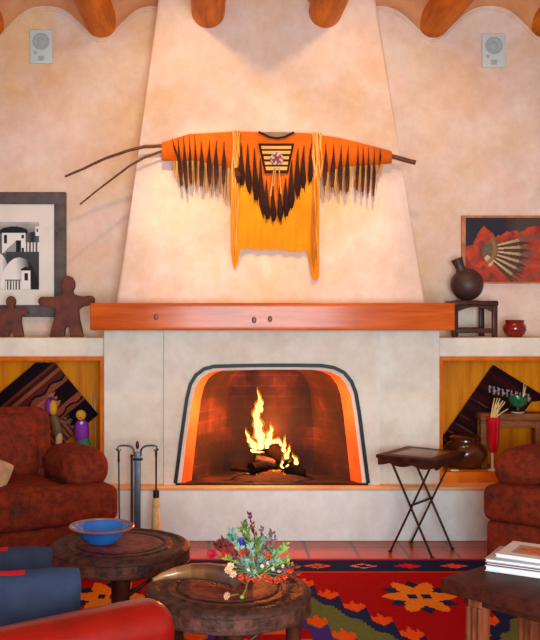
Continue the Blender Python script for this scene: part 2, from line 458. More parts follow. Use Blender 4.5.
mb.bx(x1-.002, pl1, YP, YW, ZB-.005, ZM0+.02, r=.012)
struct('wall_fireplace', mb, M['plaster_low'], 'pale plaster face of the fireplace below the mantel')
# plaster bevel then brick box inside
cx = sum(p.x for p in hv)/len(hv)
def ring(y, kx, ztop, zb): 
    zt = max(p.z for p in hv)
    return [Vector((cx+(p.x-cx)*kx, y, zb+(p.z-ZB+.005)*(ztop-zb)/(zt-ZB+.005))) for p in hv]
r0 = ring(YC, 1, max(p.z for p in hv), ZB-.005); r1 = ring(YC+.012, .945, 1.122, ZB-.005); r2 = ring(YC+.13, .845, 1.116, ZB-.005); r3 = ring(7.12, .52, 1.09, ZB-.005); 
n = len(hv)
def strip(mb, a, b, mi=0):
    mb.add(list(a)+list(b), [[i, i+1, n+i+1, n+i] for i in range(n-1)], mi)
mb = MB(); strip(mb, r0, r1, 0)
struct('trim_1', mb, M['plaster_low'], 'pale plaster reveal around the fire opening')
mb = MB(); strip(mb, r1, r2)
struct('trim_11', mb, mat('fireglow_reveal', C(206, 112, 60), C(186, 92, 44), .5), 'inner edge of the firebox with fire glow in its orange colour')  # bright orange puts the fire's glow into the edge colour
mb = MB(); strip(mb, r2, r3)
mb.add(r3, [list(range(n))])
struct('wall_firebox', mb, M['brick'], 'sooty brick lining of the firebox')
mb = MB()
mb.add([(r1[0].x-.1, YC+.02, ZB+.004), (r1[-1].x+.1, YC+.02, ZB+.004), (r3[-1].x+.1, 7.13, ZB+.012), (r3[0].x-.1, 7.13, ZB+.012)], [[0, 1, 2, 3]])
struct('floor_firebox', mb, M['brick'], 'brick floor of the firebox')
fr = thing('fireplace_frame', 'thin black metal frame edging the arched fire opening', 'fireplace frame', (cx, YC, ZB))
fpath = [p+Vector((0, -.004, 0)) for p in hv]
fpath[0].z = fpath[-1].z = ZB+.012
mb = MB()
V = []; Fc = []
for i, p in enumerate(fpath):
    a = fpath[max(0, i-1)]; b = fpath[min(n-1, i+1)]; t = (b-a).normalized(); nn = Vector((t.z, 0, -t.x))
    if nn.dot(p-Vector((cx, YC, .7))) < 0: nn = -nn
    for (dn, dy) in ((.012, -.012), (-.012, -.012), (-.012, .016), (.012, .016)): V.append(p+nn*dn+Vector((0, dy, 0)))
for i in range(n-1):
    for k in range(4): Fc.append([4*i+k, 4*i+(k+1) % 4, 4*i+4+(k+1) % 4, 4*i+4+k])
Fc += [[0, 1, 2, 3], [4*n-4, 4*n-3, 4*n-2, 4*n-1]]
mb.add(V, Fc).build('arch_frame', M['metal_black'], fr, sharp=.5)
MB().bx(hv[0].x, hv[-1].x, YC-.022, YC+.012, ZB+.001, ZB+.012).build('bottom_rail', M['metal_black'], fr)

# mantel
mt = thing('mantel', 'long varnished wooden mantel beam across the chimney breast', 'mantel', ((x0+x1)/2, 6.6, ZM0))
MB().bx(at(90, 0, 6.5).x, at(455, 0, 6.5).x, 6.50, 6.74, ZM0+.002, ZM1, r=.008, mid=6).build('beam', M['mantel'], mt)
for px, py in ((156, 317), (254, 320), (270, 319)):
    p = at(px, py, 6.497)
    MB().ell(p, (.016, .003, .020), 14, 8).build('knot', mat('wood_knot', C(124, 48, 24), C(84, 30, 16), .4), mt)['label'] = 'dark oval knot in the wood'

# bench with a tinted lip
struct('wall_bench', MB().bx(XL, XR, YB, YW, 0, ZB-.022, r=.006), M['plaster_bench_daylit'], 'low plaster bench along the wall')
struct('trim_2', MB().bx(XL, XR, YB-.006, YW-.1, ZB-.022, ZB, r=.008), M['bench_top'], 'peach bench edge')
# niche walls and wood linings
def niche(name, xa, xb, xo, trim, labside):
    mb = MB()
    lo, hi = min(xa, xb), max(xa, xb); o0, o1 = min(xb, xo), max(xb, xo)
    mb.bx(min(lo-.05, o0), max(hi+.05, o1), YN, YW, 1.204, ZS, r=.01)
    mb.bx(o0, o1, YN, YW, ZB, 1.21, r=.004)
    struct(name, mb, M['plaster_low'], 'plaster shelf front on the %s' % labside)
    t = MB()
    for a, b, c, d in ((lo, hi, 1.178, 1.206), (lo, hi, ZB, .428)): t.bx(a, b, YN-.008, YN+.03, c, d, r=.001)
    t.bx(lo, lo+.028, YN-.008, YN+.03, .428, 1.178, r=.001); t.bx(hi-.028, hi, YN-.008, YN+.03, .428, 1.178, r=.001)
    struct('trim_%d' % trim, t, M['trim_wood'], 'orange wooden frame of the %s niche' % labside)
    struct('wall_niche_%s' % labside, MB().bx(lo, hi, YW-.02, YW-.004, ZB, 1.206, r=.001), M['panel_wood'], 'golden pine back of the %s niche' % labside)
    struct('trim_%d' % (trim+2), MB().bx(lo, hi, YN+.03, YW-.02, .40, .427, r=.001), M['panel_wood'], 'pine floor board of the %s niche' % labside)
    struct('trim_%d' % (trim+4), MB().bx(lo, lo+.015, YN+.03, YW-.02, .428, 1.2, r=.001), M['panel_wood'])
    struct('trim_%d' % (trim+6), MB().bx(hi-.015, hi, YN+.03, YW-.02, .428, 1.2, r=.001), M['panel_wood'])
niche('wall_lower_left', pl0, -2.0, XL, 3, 'left')
niche('wall_lower_right', pl1, 2.75, XR, 4, 'right')
ZF = .428

# ------------------------------------------------------------------ wall things
def speaker(px0, px1, py0, py1, label):
    a, b = at(px0, py1, YW), at(px1, py0, YW); w, h = b.x-a.x, b.z-a.z
    c = Vector(((a.x+b.x)/2, YW, a.z))
    t = thing('wall_speaker', label, 'speaker', c, 0, 'flush white speakers high on the wall')
    MB().bx(a.x, b.x, YW-.018, YW+.001, a.z, b.z, r=.008).build('bezel', M['speaker'], t)
    zc = a.z+h*.64; R = w*.36
    Mr = Matrix.Rotation(PI/2, 4, 'X')
    MB().lathe([(R, 0), (R, .006), (R*.9, .009), (R*.86, .005), (R*.5, .003), (R*.42, .007), (0, .010)], (c.x, YW-.018, zc), 28, M=Mr).build('cone', M['speaker_grille'], t)
    MB().lathe([(w*.08, 0), (w*.08, .005), (0, .007)], (c.x-w*.26, YW-.018, a.z+h*.32), 14, M=Mr).build('tweeter', M['speaker_grille'], t)
    MB().bx(c.x-w*.13, c.x+w*.13, YW-.022, YW-.016, a.z+h*.08, a.z+h*.22, r=.002).build('switch_plate', M['speaker_grille'], t)
speaker(30, 53, 30, 64, 'white rectangular wall speaker above the black and white framed print')
speaker(481.5, 505, 34, 68, 'white rectangular wall speaker above the red and orange painting')

# black and white print
K, G, Wt = C(24, 24, 28), C(120, 120, 126), C(226, 226, 228)
def bw(x, y):   # print pixels, origin 0,0 at its right half's left edge, in the crop scale of 4.92 per pixel
    if x < 0:   # left half: more rounded hills
        for (cx_, cy, rx, ry) in ((-120, 420, 90, 160), (-200, 380, 80, 190), (-40, 330, 60, 120)):
            d = ((x-cx_)/rx)**2+((y-cy)/ry)**2
            if d < 1: return mixc(Wt, K, min(1, max(0, .15+.8*(x-cx_+rx)/(2*rx)*d)))
        return mixc(C(150, 150, 155), K, min(1, max(0, (y-155)/120)))
    if 105 < x < 150 and 398 < y < 492:
        return K if 121 < x < 137 and 410 < y < 446 else Wt
    if 103 < x < 150 and 378 < y <= 398 and y > 398-(22-abs(x-128)*.5): return K
    if 24 < x < 104 and 440 < y < 492: return Wt if int(x/7) % 2 == 0 and y > 446 else C(60, 60, 66)
    d = ((x-95)/95)**2+((y-500)/168)**2
    if d < 1:
        return mixc(Wt, K, min(1, max(0, (x-70-(y-335)*.12)/70)))
    if ((x+10)/58)**2+((y-450)/140)**2 < 1: return mixc(Wt, C(70, 70, 74), min(1, max(0, (x-8)/40)))
    if y > 305 and x > 30: return mixc(C(64, 64, 70), C(36, 36, 42), (y-305)/180)
    if 10 < x < 126 and 210 < y < 312:
        if 20 < x < 34 and 220 < y < 263: return K
        if 107 < x < 117 and (220 < y < 238 or 285 < y < 306): return K
        if 78 < x < 104 and 247 < y < 316: return K
        if y > 312-(x-12)*.95 and x < 80: return C(150, 150, 154)
        return Wt
    if 174 < x < 195 and 178 < y < 226: return K if 180 < x < 186 and 190 < y < 206 else Wt
    if 126 < x < 195 and 258 < y < 305: return Wt if int(x/8) % 2 else C(90, 90, 96)
    if ((x-68)/70)**2+((y-205)/26)**2 < 1: return K
    if ((x-160)/36)**2+((y-240)/34)**2 < 1: return mixc(K, G, abs(x-160)/50)
    return mixc(C(176, 176, 178), C(86, 86, 90), min(1, max(0, (y-155)/70)+.3*noise.noise(Vector((x*.02, y*.05, 0)))))
Yp = YW-.035
fp = thing('framed_print', 'black and white print of adobe houses in a wide grey frame', 'picture', at(-6, 317, Yp))
a, b = at(-78, 317, Yp), at(66, 192, Yp); fw = 12*Yp/F
mb = MB()
mb.bx(a.x, b.x, Yp, YW+.001, b.z-fw, b.z, r=.006); mb.bx(a.x, b.x, Yp, YW+.001, a.z, a.z+fw, r=.006)
mb.bx(a.x, a.x+fw, Yp+.001, YW, a.z, b.z, r=.006); mb.bx(b.x-fw, b.x, Yp+.001, YW, a.z, b.z, r=.006)
mb.build('frame', M['frame_grey'], fp)
MB().bx(a.x+fw*.9, b.x-fw*.9, Yp+.016, YW, a.z+fw*.9, b.z-fw*.9, r=.001).build('mat_board', M['mat_board'], fp)
q0, q1 = at(-51, 289.5, Yp+.013), at(39, 222, Yp+.013)
MB().sheet(180, 136, lambda u, v: (lerp(q0.x, q1.x, u), Yp+.012, lerp(q1.z, q0.z, v)), lambda u, v: bw(lerp(-251, 192, u), lerp(157, 490, v)), .003).build('print', M['print'], fp, sharp=0)

# painting with feather fan
def paint(u, v):
    x, y = u*690, v*425        # crop coordinates measured from the canvas corner
    X, Y = x+70, y+45
    nz = noise.fractal(Vector((X*.012, Y*.012, 2)), 1, 2, 4)
    bound = interp(X, [(60, 215), (120, 215), (165, 130), (185, 100), (230, 130), (265, 170), (300, 165), (370, 130), (420, 160), (500, 110), (560, 70), (760, 60)])+nz*26
    base = C(26, 24, 42) if X < 320 else mixc(C(30, 26, 40), C(70, 54, 52), min(1, (X-320)/90))
    if Y > bound:
        base = mixc(C(196, 66, 24), C(134, 34, 26), min(1, max(0, .45+nz*.9)))
        if Y > 370: base = mixc(base, C(150, 40, 28), .4)
        if noise.noise(Vector((X*.02, Y*.02, 7))) > .3: base = mixc(base, C(96, 44, 44), .7)
        if X > 390 and noise.noise(Vector((X*.01, Y*.02, 17))) > .05: base = mixc(base, C(124, 74, 62), .65)
    dx, dy = X-160, Y-255; r = math.hypot(dx, dy); an = math.degrees(math.atan2(dy, dx))
    if 120 < r < 330 and -16 < an < 46 and r < 300+25*math.sin(an*1.3):
        k = (an+16)/62*6; fr_ = k-int(k)
        base = mixc(C(206, 182, 138), C(130, 96, 68), (r-120)/240) if fr_ < .42 else mixc(C(52, 34, 30), C(90, 52, 40), fr_)
        if r > 265: base = mixc(base, C(60, 36, 32), .6)
    elif r <= 130 and r > 20 and -42 < an < 60:
        base = mixc(C(128, 108, 84), C(72, 60, 54), .5+.5*noise.noise(Vector((X*.05, Y*.05, 4))))
        if an > 34 and r > 60: base = C(196, 180, 150)
        if 88 < r < 112: base = C(150, 104, 46)
    return base
Yq = YW-.03
pt = thing('painting', 'red and orange painting of a feather fan in a thin wooden frame', 'picture', at(515, 283, Yq))
a, b = at(462, 283.5, Yq), at(577, 215.5, Yq); fw = 4*Yq/F
mb = MB()
mb.bx(a.x, b.x, Yq, YW+.001, b.z-fw*.6, b.z, r=.003); mb.bx(a.x, b.x, Yq, YW+.001, a.z, a.z+fw*.4, r=.003)
mb.bx(a.x, a.x+fw, Yq+.001, YW, a.z, b.z, r=.003); mb.bx(b.x-fw, b.x, Yq+.001, YW, a.z, b.z, r=.003)
mb.build('frame', M['frame_wood'], pt)
q0, q1 = Vector((a.x+fw*.9, 0, a.z+fw*.3)), Vector((b.x-fw*.9, 0, b.z-fw*.5))
MB().sheet(170, 104, lambda u, v: (lerp(q0.x, q1.x, u), Yq+.010, lerp(q1.z, q0.z, v)), paint, .006).build('canvas', M['art'], pt, sharp=0)

# ------------------------------------------------------------------ hide shirt on poles
YS = 6.735
OR, OR2, YE, DK = C(208, 100, 16), C(190, 84, 12), C(240, 146, 22), C(46, 24, 22)
TOPL = [(160, 143), (164, 142), (189, 134), (234, 131.5), (260, 132.3), (265, 134.6), (271, 136.8), (278, 137.2), (285, 135.8), (293.5, 132.6), (310, 133.5), (339, 137.6), (365, 144), (391, 151), (393, 152)]
BOTL = [(160, 160), (164, 160.6), (196, 160.5), (231.5, 168), (236, 170)]
BOTR = [(318, 178), (322, 176.5), (332, 170), (347, 166.5), (372, 165), (390, 163.5), (393, 163)]
shirt = thing('hide_shirt', 'orange hide war shirt with dark hair fringe spread on the chimney breast', 'shirt', at(276, 250, YS))
def garment(name, xa, xb, top, bot, depth, colf, nu, nv, wav=0):
    def pos(sgn):
        def f(u, v):
            x = lerp(xa, xb, u); t, b_ = top(x), bot(x)
            y = lerp(t, b_, v)
            dep = depth*math.sin(PI*min(1, max(0, v*.94+.03)))**.6
            w = wav*math.sin(x*.45+v*2)*v
            p = at(x, y, YS); p.y = YS+sgn*dep+w-(.0 if sgn < 0 else 0)
            return p
        return f
    mb = MB()
    cf = lambda u, v: colf(lerp(xa, xb, u), lerp(top(lerp(xa, xb, u)), bot(lerp(xa, xb, u)), v))
    mb.sheet(nu, nv, pos(-1), cf); o = len(mb.f)
    mb.sheet(nu, nv, pos(1), cf)
    # close the rim
    A, B = pos(-1), pos(1)
    for v in (0, 1):
        for i in range(nu):
            mb.add([A(i/nu, v), A((i+1)/nu, v), B((i+1)/nu, v), B(i/nu, v)], [[0, 1, 2, 3]], col=cf((i+.5)/nu, v))
    for u in (0, 1):
        for j in range(nv):
            mb.add([A(u, j/nv), A(u, (j+1)/nv), B(u, (j+1)/nv), B(u, j/nv)], [[0, 1, 2, 3]], col=cf(u, (j+.5)/nv))
    return mb.build(name, M['hide'], shirt, sharp=1.2)
TAILB = [(231, 252), (232.5, 264), (235, 270), (238, 262), (240.5, 249), (248, 248), (262, 250), (278, 249), (295, 252), (307, 250.5), (309.5, 262), (312, 279), (316, 280), (319, 277)]
def bodycol(x, y):
    lim = interp(x, [(230, 176), (245, 182), (262, 200), (276, 212), (290, 200), (305, 184), (320, 176)])
    k = min(1, max(0, (y-lim+8)/14))
    return mixc(OR, YE, k)
garment('body', 231, 319, lambda x: interp(x, TOPL), lambda x: interp(x, TAILB), .028, bodycol, 60, 40, .008)
def slvcol(x, y):
    return mixc(OR, OR2, min(1, max(0, (y-138)/28)))
garment('sleeve', 162, 236, lambda x: interp(x, TOPL)+.2, lambda x: interp(x, BOTL), .024, slvcol, 40, 10)
garment('sleeve', 316, 391.5, lambda x: interp(x, TOPL)+.2, lambda x: interp(x, BOTR), .024, slvcol, 40, 10)
# hair locks: slim tapered tufts hanging over the hide
def lock(x0, y0, x1, y1, w, Yf, name='hair_lock', tipc=None):
    wp = [(0, .08), (.25, .35), (.55, 1), (.8, .85), (1, .4)] if tipc else [(0, .10), (.3, .42), (.6, .85), (.88, 1.05), (1, .45)]
    mb = MB(); S = Yf/F
    n = 7; path = []; rad = []
    for i in range(n):
        t = i/(n-1)
        p = at(lerp(x0, x1, t)+.4*math.sin(t*5+x0), lerp(y0, y1, t), Yf-.012*math.sin(PI*t)); path.append(p)
        rad.append(max(.0012, S*w*.5*(interp(t, wp))))
    mb.tube(path, rad, 8, flat=.35, colf=lambda a, b: mixc(mixc(C(64, 30, 24), DK, min(1, a*1.5)), tipc or DK, max(0, min(1, (a-.45)*2))))
    for s in range(3):      # frayed ends
        xx = x1+random.uniform(-.35, .35)*w
        mb.tube([at(lerp(x0, xx, .65), lerp(y0, y1, .7), Yf), at(xx, y1+random.uniform(0, 6), Yf+.004)], [S*w*.22, .0010], 5, col=tipc or DK, flat=.5)
    mb.build(name, M['hide'], shirt)
for (x0_, y0_, x1_, y1_, w) in ((172, 138, 178, 158, 2), (177.5, 137, 182, 186, 4), (183, 136, 187, 188, 4.5), (189, 135, 191, 184, 3.5), (194.5, 134, 196, 182, 3),
                                (201, 140, 202, 186, 5.5), (209, 140, 209.5, 184, 5), (216.5, 140, 216, 184, 5), (224.5, 141, 223, 184, 5)):
    lock(x0_, y0_, x1_, y1_, w*1.0, YS-.028, tipc=C(92, 52, 34))
for (x0_, y0_, x1_, y1_, w) in ((241, 143, 242, 185, 6.5), (247.5, 144, 249, 192, 6.5), (254.5, 148, 256, 200, 6.5), (260, 158, 263, 214, 7), (266, 180, 268, 219, 6), (273, 184, 273.5, 221, 6),
                                (280, 184, 280, 220, 6), (286, 178, 286, 216, 6.5), (292, 160, 291, 208, 7), (298, 148, 297.5, 196, 6.5), (304, 145, 303, 188, 6), (311.5, 144, 310, 182, 5)):
    lock(x0_, y0_, x1_, y1_, w, YS-.036)
for (x0_, y0_, x1_, y1_, w) in ((326, 143, 325, 186, 4.5), (333.5, 144, 333, 187, 5), (341, 145, 340.5, 190, 5), (348.5, 146, 347, 192, 5),
                                (358, 145, 357, 190, 3.6), (363.5, 146, 362.5, 192, 3.6), (369, 147, 368, 194, 3.4), (375, 148, 373, 196, 3.4), (381, 149.5, 379.5, 163, 2.4)):
    lock(x0_, y0_, x1_, y1_, w*1.0, YS-.028, tipc=C(92, 52, 34))
# pale fringe under each sleeve
def fringe(xs_, top, ln, n, cols_):
    mb = MB()
    for i in range(n):
        x = lerp(xs_[0], xs_[1], (i+.5)/n)+random.uniform(-.4, .4); y = top(x)-2; L = ln(x)*random.uniform(.8, 1.1)
        c = random.choice(cols_)
        mb.tube([at(x, y, YS), at(x+random.uniform(-.6, .6), y+L*.5, YS-.004), at(x+random.uniform(-1.2, 1.2), y+L, YS+random.uniform(-.006, .02))], [.0030, .0026, .0012], 5, col=c)
    o = mb.build('sleeve_fringe', M['hide'], shirt); o['kind'] = 'stuff'; o['label'] = 'thin tan hide fringe'
tans = [C(216, 156, 80), C(224, 176, 112), C(200, 134, 62), C(214, 160, 92), C(120, 70, 42)]
fringe((172, 232), lambda x: interp(x, BOTL), lambda x: interp(x, [(172, 14), (182, 28), (200, 31), (232, 40)]), 66, tans)
fringe((322, 384), lambda x: interp(x, BOTR), lambda x: interp(x, [(322, 28), (345, 28), (376, 28), (384, 4)]), 62, tans)
# neck, bib panel, rosette
def quadstrip(name, pts, Yf, col, th=.006, lab=None):
    o = MB().prism([(at(a, b, Yf).x, at(a, b, Yf).z) for a, b in pts], Yf, Yf+th, col=col).build(name, M['hide'], shirt)
    if lab: o['label'] = lab
    return o
quadstrip('collar', [(260, 132), (293.5, 132.3), (285, 136.6), (278, 138), (270, 137.4)], YS+.012, C(150, 130, 110), .012, 'grey inside of the neck opening')
neck = [(258.5, 131.8), (264, 134.3), (270, 137.2), (277.5, 138.2), (285, 136.8), (294, 132.2)]
MB().tube([at(a, b, YS-.022) for a, b in neck], .0065, 6, col=DK).build('neck_binding', M['hide'], shirt)['label'] = 'dark binding round the neck'
def bib(u, v):
    hw = lerp(17, 11.5, v); x = (u-.5)*2; e = 2.2/hw
    if abs(x) > 1-e or v < .055 or v > .95: return C(52, 22, 18)
    k = v*5.6; return C(226, 176, 104) if (k-int(k)) > .42 else C(66, 26, 18)
def bibpos(u, v):
    xm = lerp(276.3, 276.5, v); hw = lerp(18, 11.8, v)
    return at(xm+(u-.5)*2*hw, lerp(143.5, 173, v), YS-.040)
MB().sheet(60, 60, bibpos, bib, .008).build('bib_panel', M['hide'], shirt, sharp=0)
bibo = [o for o in shirt.children if o.name.startswith('bib_panel')][0]; bibo['label'] = 'dark and cream striped bib panel'
cR = at(276.8, 158.8, YS-.047)
def roscol(i, k):
    if i <= 1: return C(160, 44, 34)
    s = (k % 9)
    if i <= 3: return C(160, 44, 34) if s < 3 else (C(74, 90, 140) if s < 6 else C(196, 176, 160))
    return C(196, 178, 164) if s % 4 else C(90, 100, 150)
MB().lathe([(0, .006), (.008, .0065), (.016, .006), (.024, .006), (.034, .005), (.042, .003), (.044, 0)], cR, 36, M=Matrix.Rotation(PI/2, 4, 'X'), colf=roscol).build('rosette', M['hide'], bibo, sharp=0)['label'] = 'round red, white and blue beaded rosette'
mb = MB()
for x0_, x1_, y1_ in ((274, 270.5, 196), (275.5, 273.5, 186), (279, 281, 194)):
    mb.tube([at(x0_, 168, YS-.045), at((x0_+x1_)/2, 182, YS-.062), at(x1_, y1_, YS-.056)], [.004, .005, .007], 6, col=C(206, 150, 84))
mb.build('tie_cord', M['hide'], shirt)
def strand(xa, xb, ya, yb, n, Yf, cols_):
    mb = MB()
    for i in range(n):
        x = lerp(xa, xb, (i+.5)/n); L = random.uniform(.72, 1.0)
        pts = [at(x+math.sin(t*7+i)*.8, lerp(ya, ya+(yb-ya)*L, t), Yf-.006*math.sin(PI*t)+i % 3*.003) for t in [k/7 for k in range(8)]]
        mb.tube(pts, [.0042]*7+[.002], 5, col=random.choice(cols_))
    o = mb.build('shoulder_fringe', M['hide'], shirt); o['label'] = 'long pale lacing strands falling from the shoulder'
pale = [C(226, 170, 84), C(216, 150, 60), C(236, 190, 116), C(196, 120, 44)]
strand(232.5, 240, 131, 196, 10, YS-.036, pale)
strand(233, 238, 170, 266, 6, YS-.034, pale)
strand(312, 322, 133, 186, 10, YS-.036, pale)
strand(312, 318, 170, 278, 9, YS-.034, pale)
mb = MB()
mb.tube([at(236, 168, YS-.045), at(238.5, 176, YS-.055), at(238, 183, YS-.045)], [.010, .022, .006], 8, col=C(84, 44, 34))
mb.build('tuft', M['hide'], shirt)['label'] = 'dark wrapped tuft on the left shoulder lacing'
def pole(pts, r0, r1, label):
    P_ = []
    for (a, b), (c, d) in zip(pts, pts[1:]):
        for k in range(4): P_.append(at(lerp(a, c, k/4), lerp(b, d, k/4), YS))
    P_.append(at(*pts[-1], YS)); m_ = len(P_)
    P_ = [p+Vector((0, 0, .004*noise.noise(Vector((p.x*6, i*.2, r0*99))))) for i, p in enumerate(P_)]
    o = MB().tube(P_, [lerp(r0, r1, i/(m_-1))*(1+.15*noise.noise(Vector((i*1.3, 2, 5)))) for i in range(m_)], 9, wob=.1).build('branch_pole', M['branch'])
    tag(o, label, 'pole', 'peeled branches through the shirt')
pole([(65, 176.5), (85, 168), (105, 158.5), (125, 151.5), (145, 146.5), (163, 146), (230, 150), (300, 148), (350, 149), (391, 156), (415.5, 162.5)], .008, .016, 'long branch through both shirt sleeves, its thick end out at the right')
pole([(80, 204.5), (95, 192), (112, 179), (128, 167), (145, 157), (162, 151.5), (205, 157)], .006, .009, 'thin curved branch slanting lower out of the left sleeve')

# ------------------------------------------------------------------ shelf things
def clay(outline, Yf, th, label, eyes=()):
    pts = [at(a, b, Yf) for a, b in outline]
    zmin = min(p.z for p in pts)
    poly = [(p.x, p.z-zmin+ZS) for p in pts]
    t = thing('clay_figure', label, 'figurine', (sum(p[0] for p in poly)/len(poly), Yf+th/2, ZS), 0, 'clay figures on the left shelf')
    MB().prism(poly, Yf, Yf+th, bev=.012, seg=3).build('body', M['clay'], t)
def arc(cx_, cy, rx, ry, a0, a1, n=8):
    return [(cx_+rx*math.cos(math.radians(lerp(a0, a1, i/n))), cy-ry*math.sin(math.radians(lerp(a0, a1, i/n)))) for i in range(n+1)]
big = arc(68, 284, 6.8, 9, 230, -50)+[(74, 294), (82, 295.5)]+arc(90, 299.5, 4.4, 4.8, 90, -90, 5)+[(82, 306), (78.5, 309), (79, 318), (81.5, 328), (83, 336.3), (70, 336.3), (69.4, 330)]+arc(67, 329, 2.2, 3, 10, 170, 4)+[(64.4, 330), (64, 336.3), (49.5, 336.3), (52, 325), (55, 314), (56, 308), (50, 306)]+arc(42, 300.5, 4.2, 4.6, 270, 90, 5)+[(54, 296), (62, 294)]
clay(big, 6.86, .06, 'larger rusty clay figure with outstretched arms on the left shelf')
small = arc(10.5, 301, 5, 6, 235, -55)+[(14, 308), (22, 308.5), (28, 310), (28, 314), (21, 315), (21, 322), (23.5, 336.3), (13.5, 336.3), (11, 330), (8.5, 336.3), (-4, 336.3), (-1, 322), (-1, 315), (-8, 315), (-8, 309.5), (0, 308), (7, 308)]
clay(small, 6.86, .05, 'smaller rusty clay figure at the left end of the left shelf')

# little stool with jug
t = thing('display_stool', 'small dark wooden stool on the right shelf under a round jug', 'stool', (at(474, 0, 6.92).x, 6.92, ZS))
sx0, sx1 = at(451, 0, 6.85).x, at(497.5, 0, 6.85).x
ztop = at(0, 300.5, 6.85).z
MB().bx(sx0, sx1, 6.82, 7.03, ztop-.035, ztop, r=.01, mid=4, fn=lambda p: p+Vector((0, 0, .004*math.sin(p.x*60)))).build('seat', M['dark_wood'], t)
lw = .036
for lx, ly in ((sx0+.022, 6.845), (sx1-.022, 6.845), (sx0+.065, 7.0), (sx1-.07, 7.0)):
    MB().bx(lx-lw/2, lx+lw/2, ly-lw/2, ly+lw/2, ZS, ztop-.03, r=.006).build('leg', M['dark_wood'], t)
zb = at(0, 330, 6.85).z
MB().bx(sx0+.02, sx1-.02, 6.835, 6.86, zb-.02, zb+.012, r=.004).build('stretcher', M['dark_wood'], t)
MB().bx(sx0+.06, sx1-.06, 6.99, 7.01, zb-.018, zb+.014, r=.004).build('stretcher', M['dark_wood'], t)
MB().prism([(sx0+.03, ztop-.03), (sx0+.03, ztop-.075)]+[(lerp(sx0+.045, sx1-.045, i/10), ztop-.075+.03*math.sin(PI*i/10)) for i in range(11)]+[(sx1-.03, ztop-.075), (sx1-.03, ztop-.03)], 6.84, 6.858).build('apron', M['dark_wood'], t)
R = 16.2*6.9/F; jc = Vector((at(467, 0, 6.92).x, 6.92, ztop+R-.002))
t = thing('jug', 'round dark clay jug with a tilted neck on the small stool', 'jug', (jc.x, jc.y, ztop))
Mt = Matrix.Rotation(math.radians(-22), 4, 'Y')
MB().ell(jc, (R, R, R), 28, 18).build('body', M['dark_clay'], t)
MB().lathe([(.042, R*.86), (.032, R*1.1), (.034, R*1.35), (.040, R*1.66), (.042, R*1.72), (.033, R*1.72), (.026, R*1.3), (0, R*1.2)], jc, 22, M=Mt).build('neck', M['dark_clay'], t)
# red pot
pc = at(516, 0, 6.85); k = 6.85/F
o = MB().lathe([(0, .0), (.045, 0), (.066, .02), (.079, .052), (.076, .078), (.062, .096), (.064, .112), (.068, .116), (.062, .116), (.055, .098), (.06, .06), (0, .02)], (pc.x, 6.88, ZS), 32).build('pot', M['pot_red'])
tag(o, 'small glossy red pot on the right shelf beside the dark stool', 'pot')

# ------------------------------------------------------------------ left niche
def niche_cloth(name, label, apex, d1, d2, L1, L2, Y0, colf, keep, cell=.0065):
    """a weaving hung by a corner: two edge directions in the wall plane"""
    n1, n2 = int(L1/cell), int(L2/cell)
    def pos(u, v):
        p = apex+d1*(u*L1)+d2*(v*L2)
        y = Y0+.006*math.sin(u*9)*math.cos(v*7)
        return Vector((p.x, y, p.z))
    def kp(u, v):
        p = apex+d1*(u*L1)+d2*(v*L2); return keep(p.x, p.z, u*L1, v*L2)
    o = MB().sheet(n1, n2, pos, lambda u, v: colf(u*L1, v*L2), .01, keep=kp).build(name, M['cloth_attr'], sharp=0)
    return tag(o, label, 'weaving')
Yk = 7.02
ap = at(47, 353.5, Yk); d1 = (at(97.5, 414, Yk)-at(47, 353.5, Yk)).normalized(); d2 = Vector((-d1.z, 0, d1.x))
if d2.z > 0: d2 = -d2
def lcol(a, b):   # a across the stripes (from left edge), b along the stripes
    z = int(b*60) % 2
    if a < .075: return C(26, 18, 22)
    if a < .10: return C(110, 50, 36)
    if a < .125: return C(62, 30, 28)
    if a < .15: return C(150, 76, 52)
    w = .012*math.sin(b*40)
    if a < .185+w: return C(88, 40, 34)
    if a < .20+w: return C(26, 18, 22)
    if a < .235: return C(142, 72, 52)
    if a < .33:
        return C(184, 108, 80) if b > .13+.03*abs(math.sin(a*90)) else C(30, 18, 22)
    if a < .345: return C(36, 20, 22)
    if a < .38+w: return C(146, 70, 48)
    if a < .395+w: return C(30, 18, 22)
    if a < .42: return C(126, 62, 46)
    if b < .16+.04*abs(math.sin(a*80)): return C(24, 18, 24)
    return C(150, 88, 66) if z else C(84, 44, 38)
niche_cloth('woven_blanket', 'striped brown and black blanket hung cornerwise in the left niche', ap, d1, d2, .56, .80, Yk, lcol,
            lambda x, z, a, b: z < at(0, 363, Yk).z and z > ZF+.002 and x < at(98.5, 0, Yk).x)
def doll(name_label, px, Y0, parts_):
    t = thing('doll', name_label, 'doll', (at(px, 0, Y0).x, Y0, ZF), 0, None)
    d = {}
    for nm, mb, m_ in parts_:
        up = d.get({'face': 'head', 'hair': 'head', 'headband': 'head', 'collar': 'shirt'}.get(nm), t)
        d[nm] = mb.build(nm, m_, up)
    return t
dm = {}
def flat(name, c, rough=.7):
    if name not in dm: dm[name] = mat(name, c, tuple(x*.85 for x in c[:3])+(1,), rough, 0, 20)
    return dm[name]
Yd = 6.93; k = Yd/F
h1 = at(52, 407, Yd)
hair = MB().ell(h1+Vector((-.020, .006, .004)), (.028, .036, .060), 16, 12)
head = MB().ell(h1+Vector((.010, -.004, -.004)), (.030, .034, .054), 16, 12)
bod = MB().tube([at(53, 415, Yd), at(56, 422, Yd), at(58, 433, Yd), at(59, 436, Yd)], [.022, .036, .034, .028], 12, flat=.8)
bod.tube([at(60, 421, Yd-.02), at(66, 423, Yd-.03), at(71, 419, Yd-.03)], [.014, .012, .009], 8)
leg1 = MB().tube([at(59, 433, Yd), at(59, 447, Yd), Vector((at(59, 0, Yd).x, Yd, ZF))], [.026, .022, .022], 10)
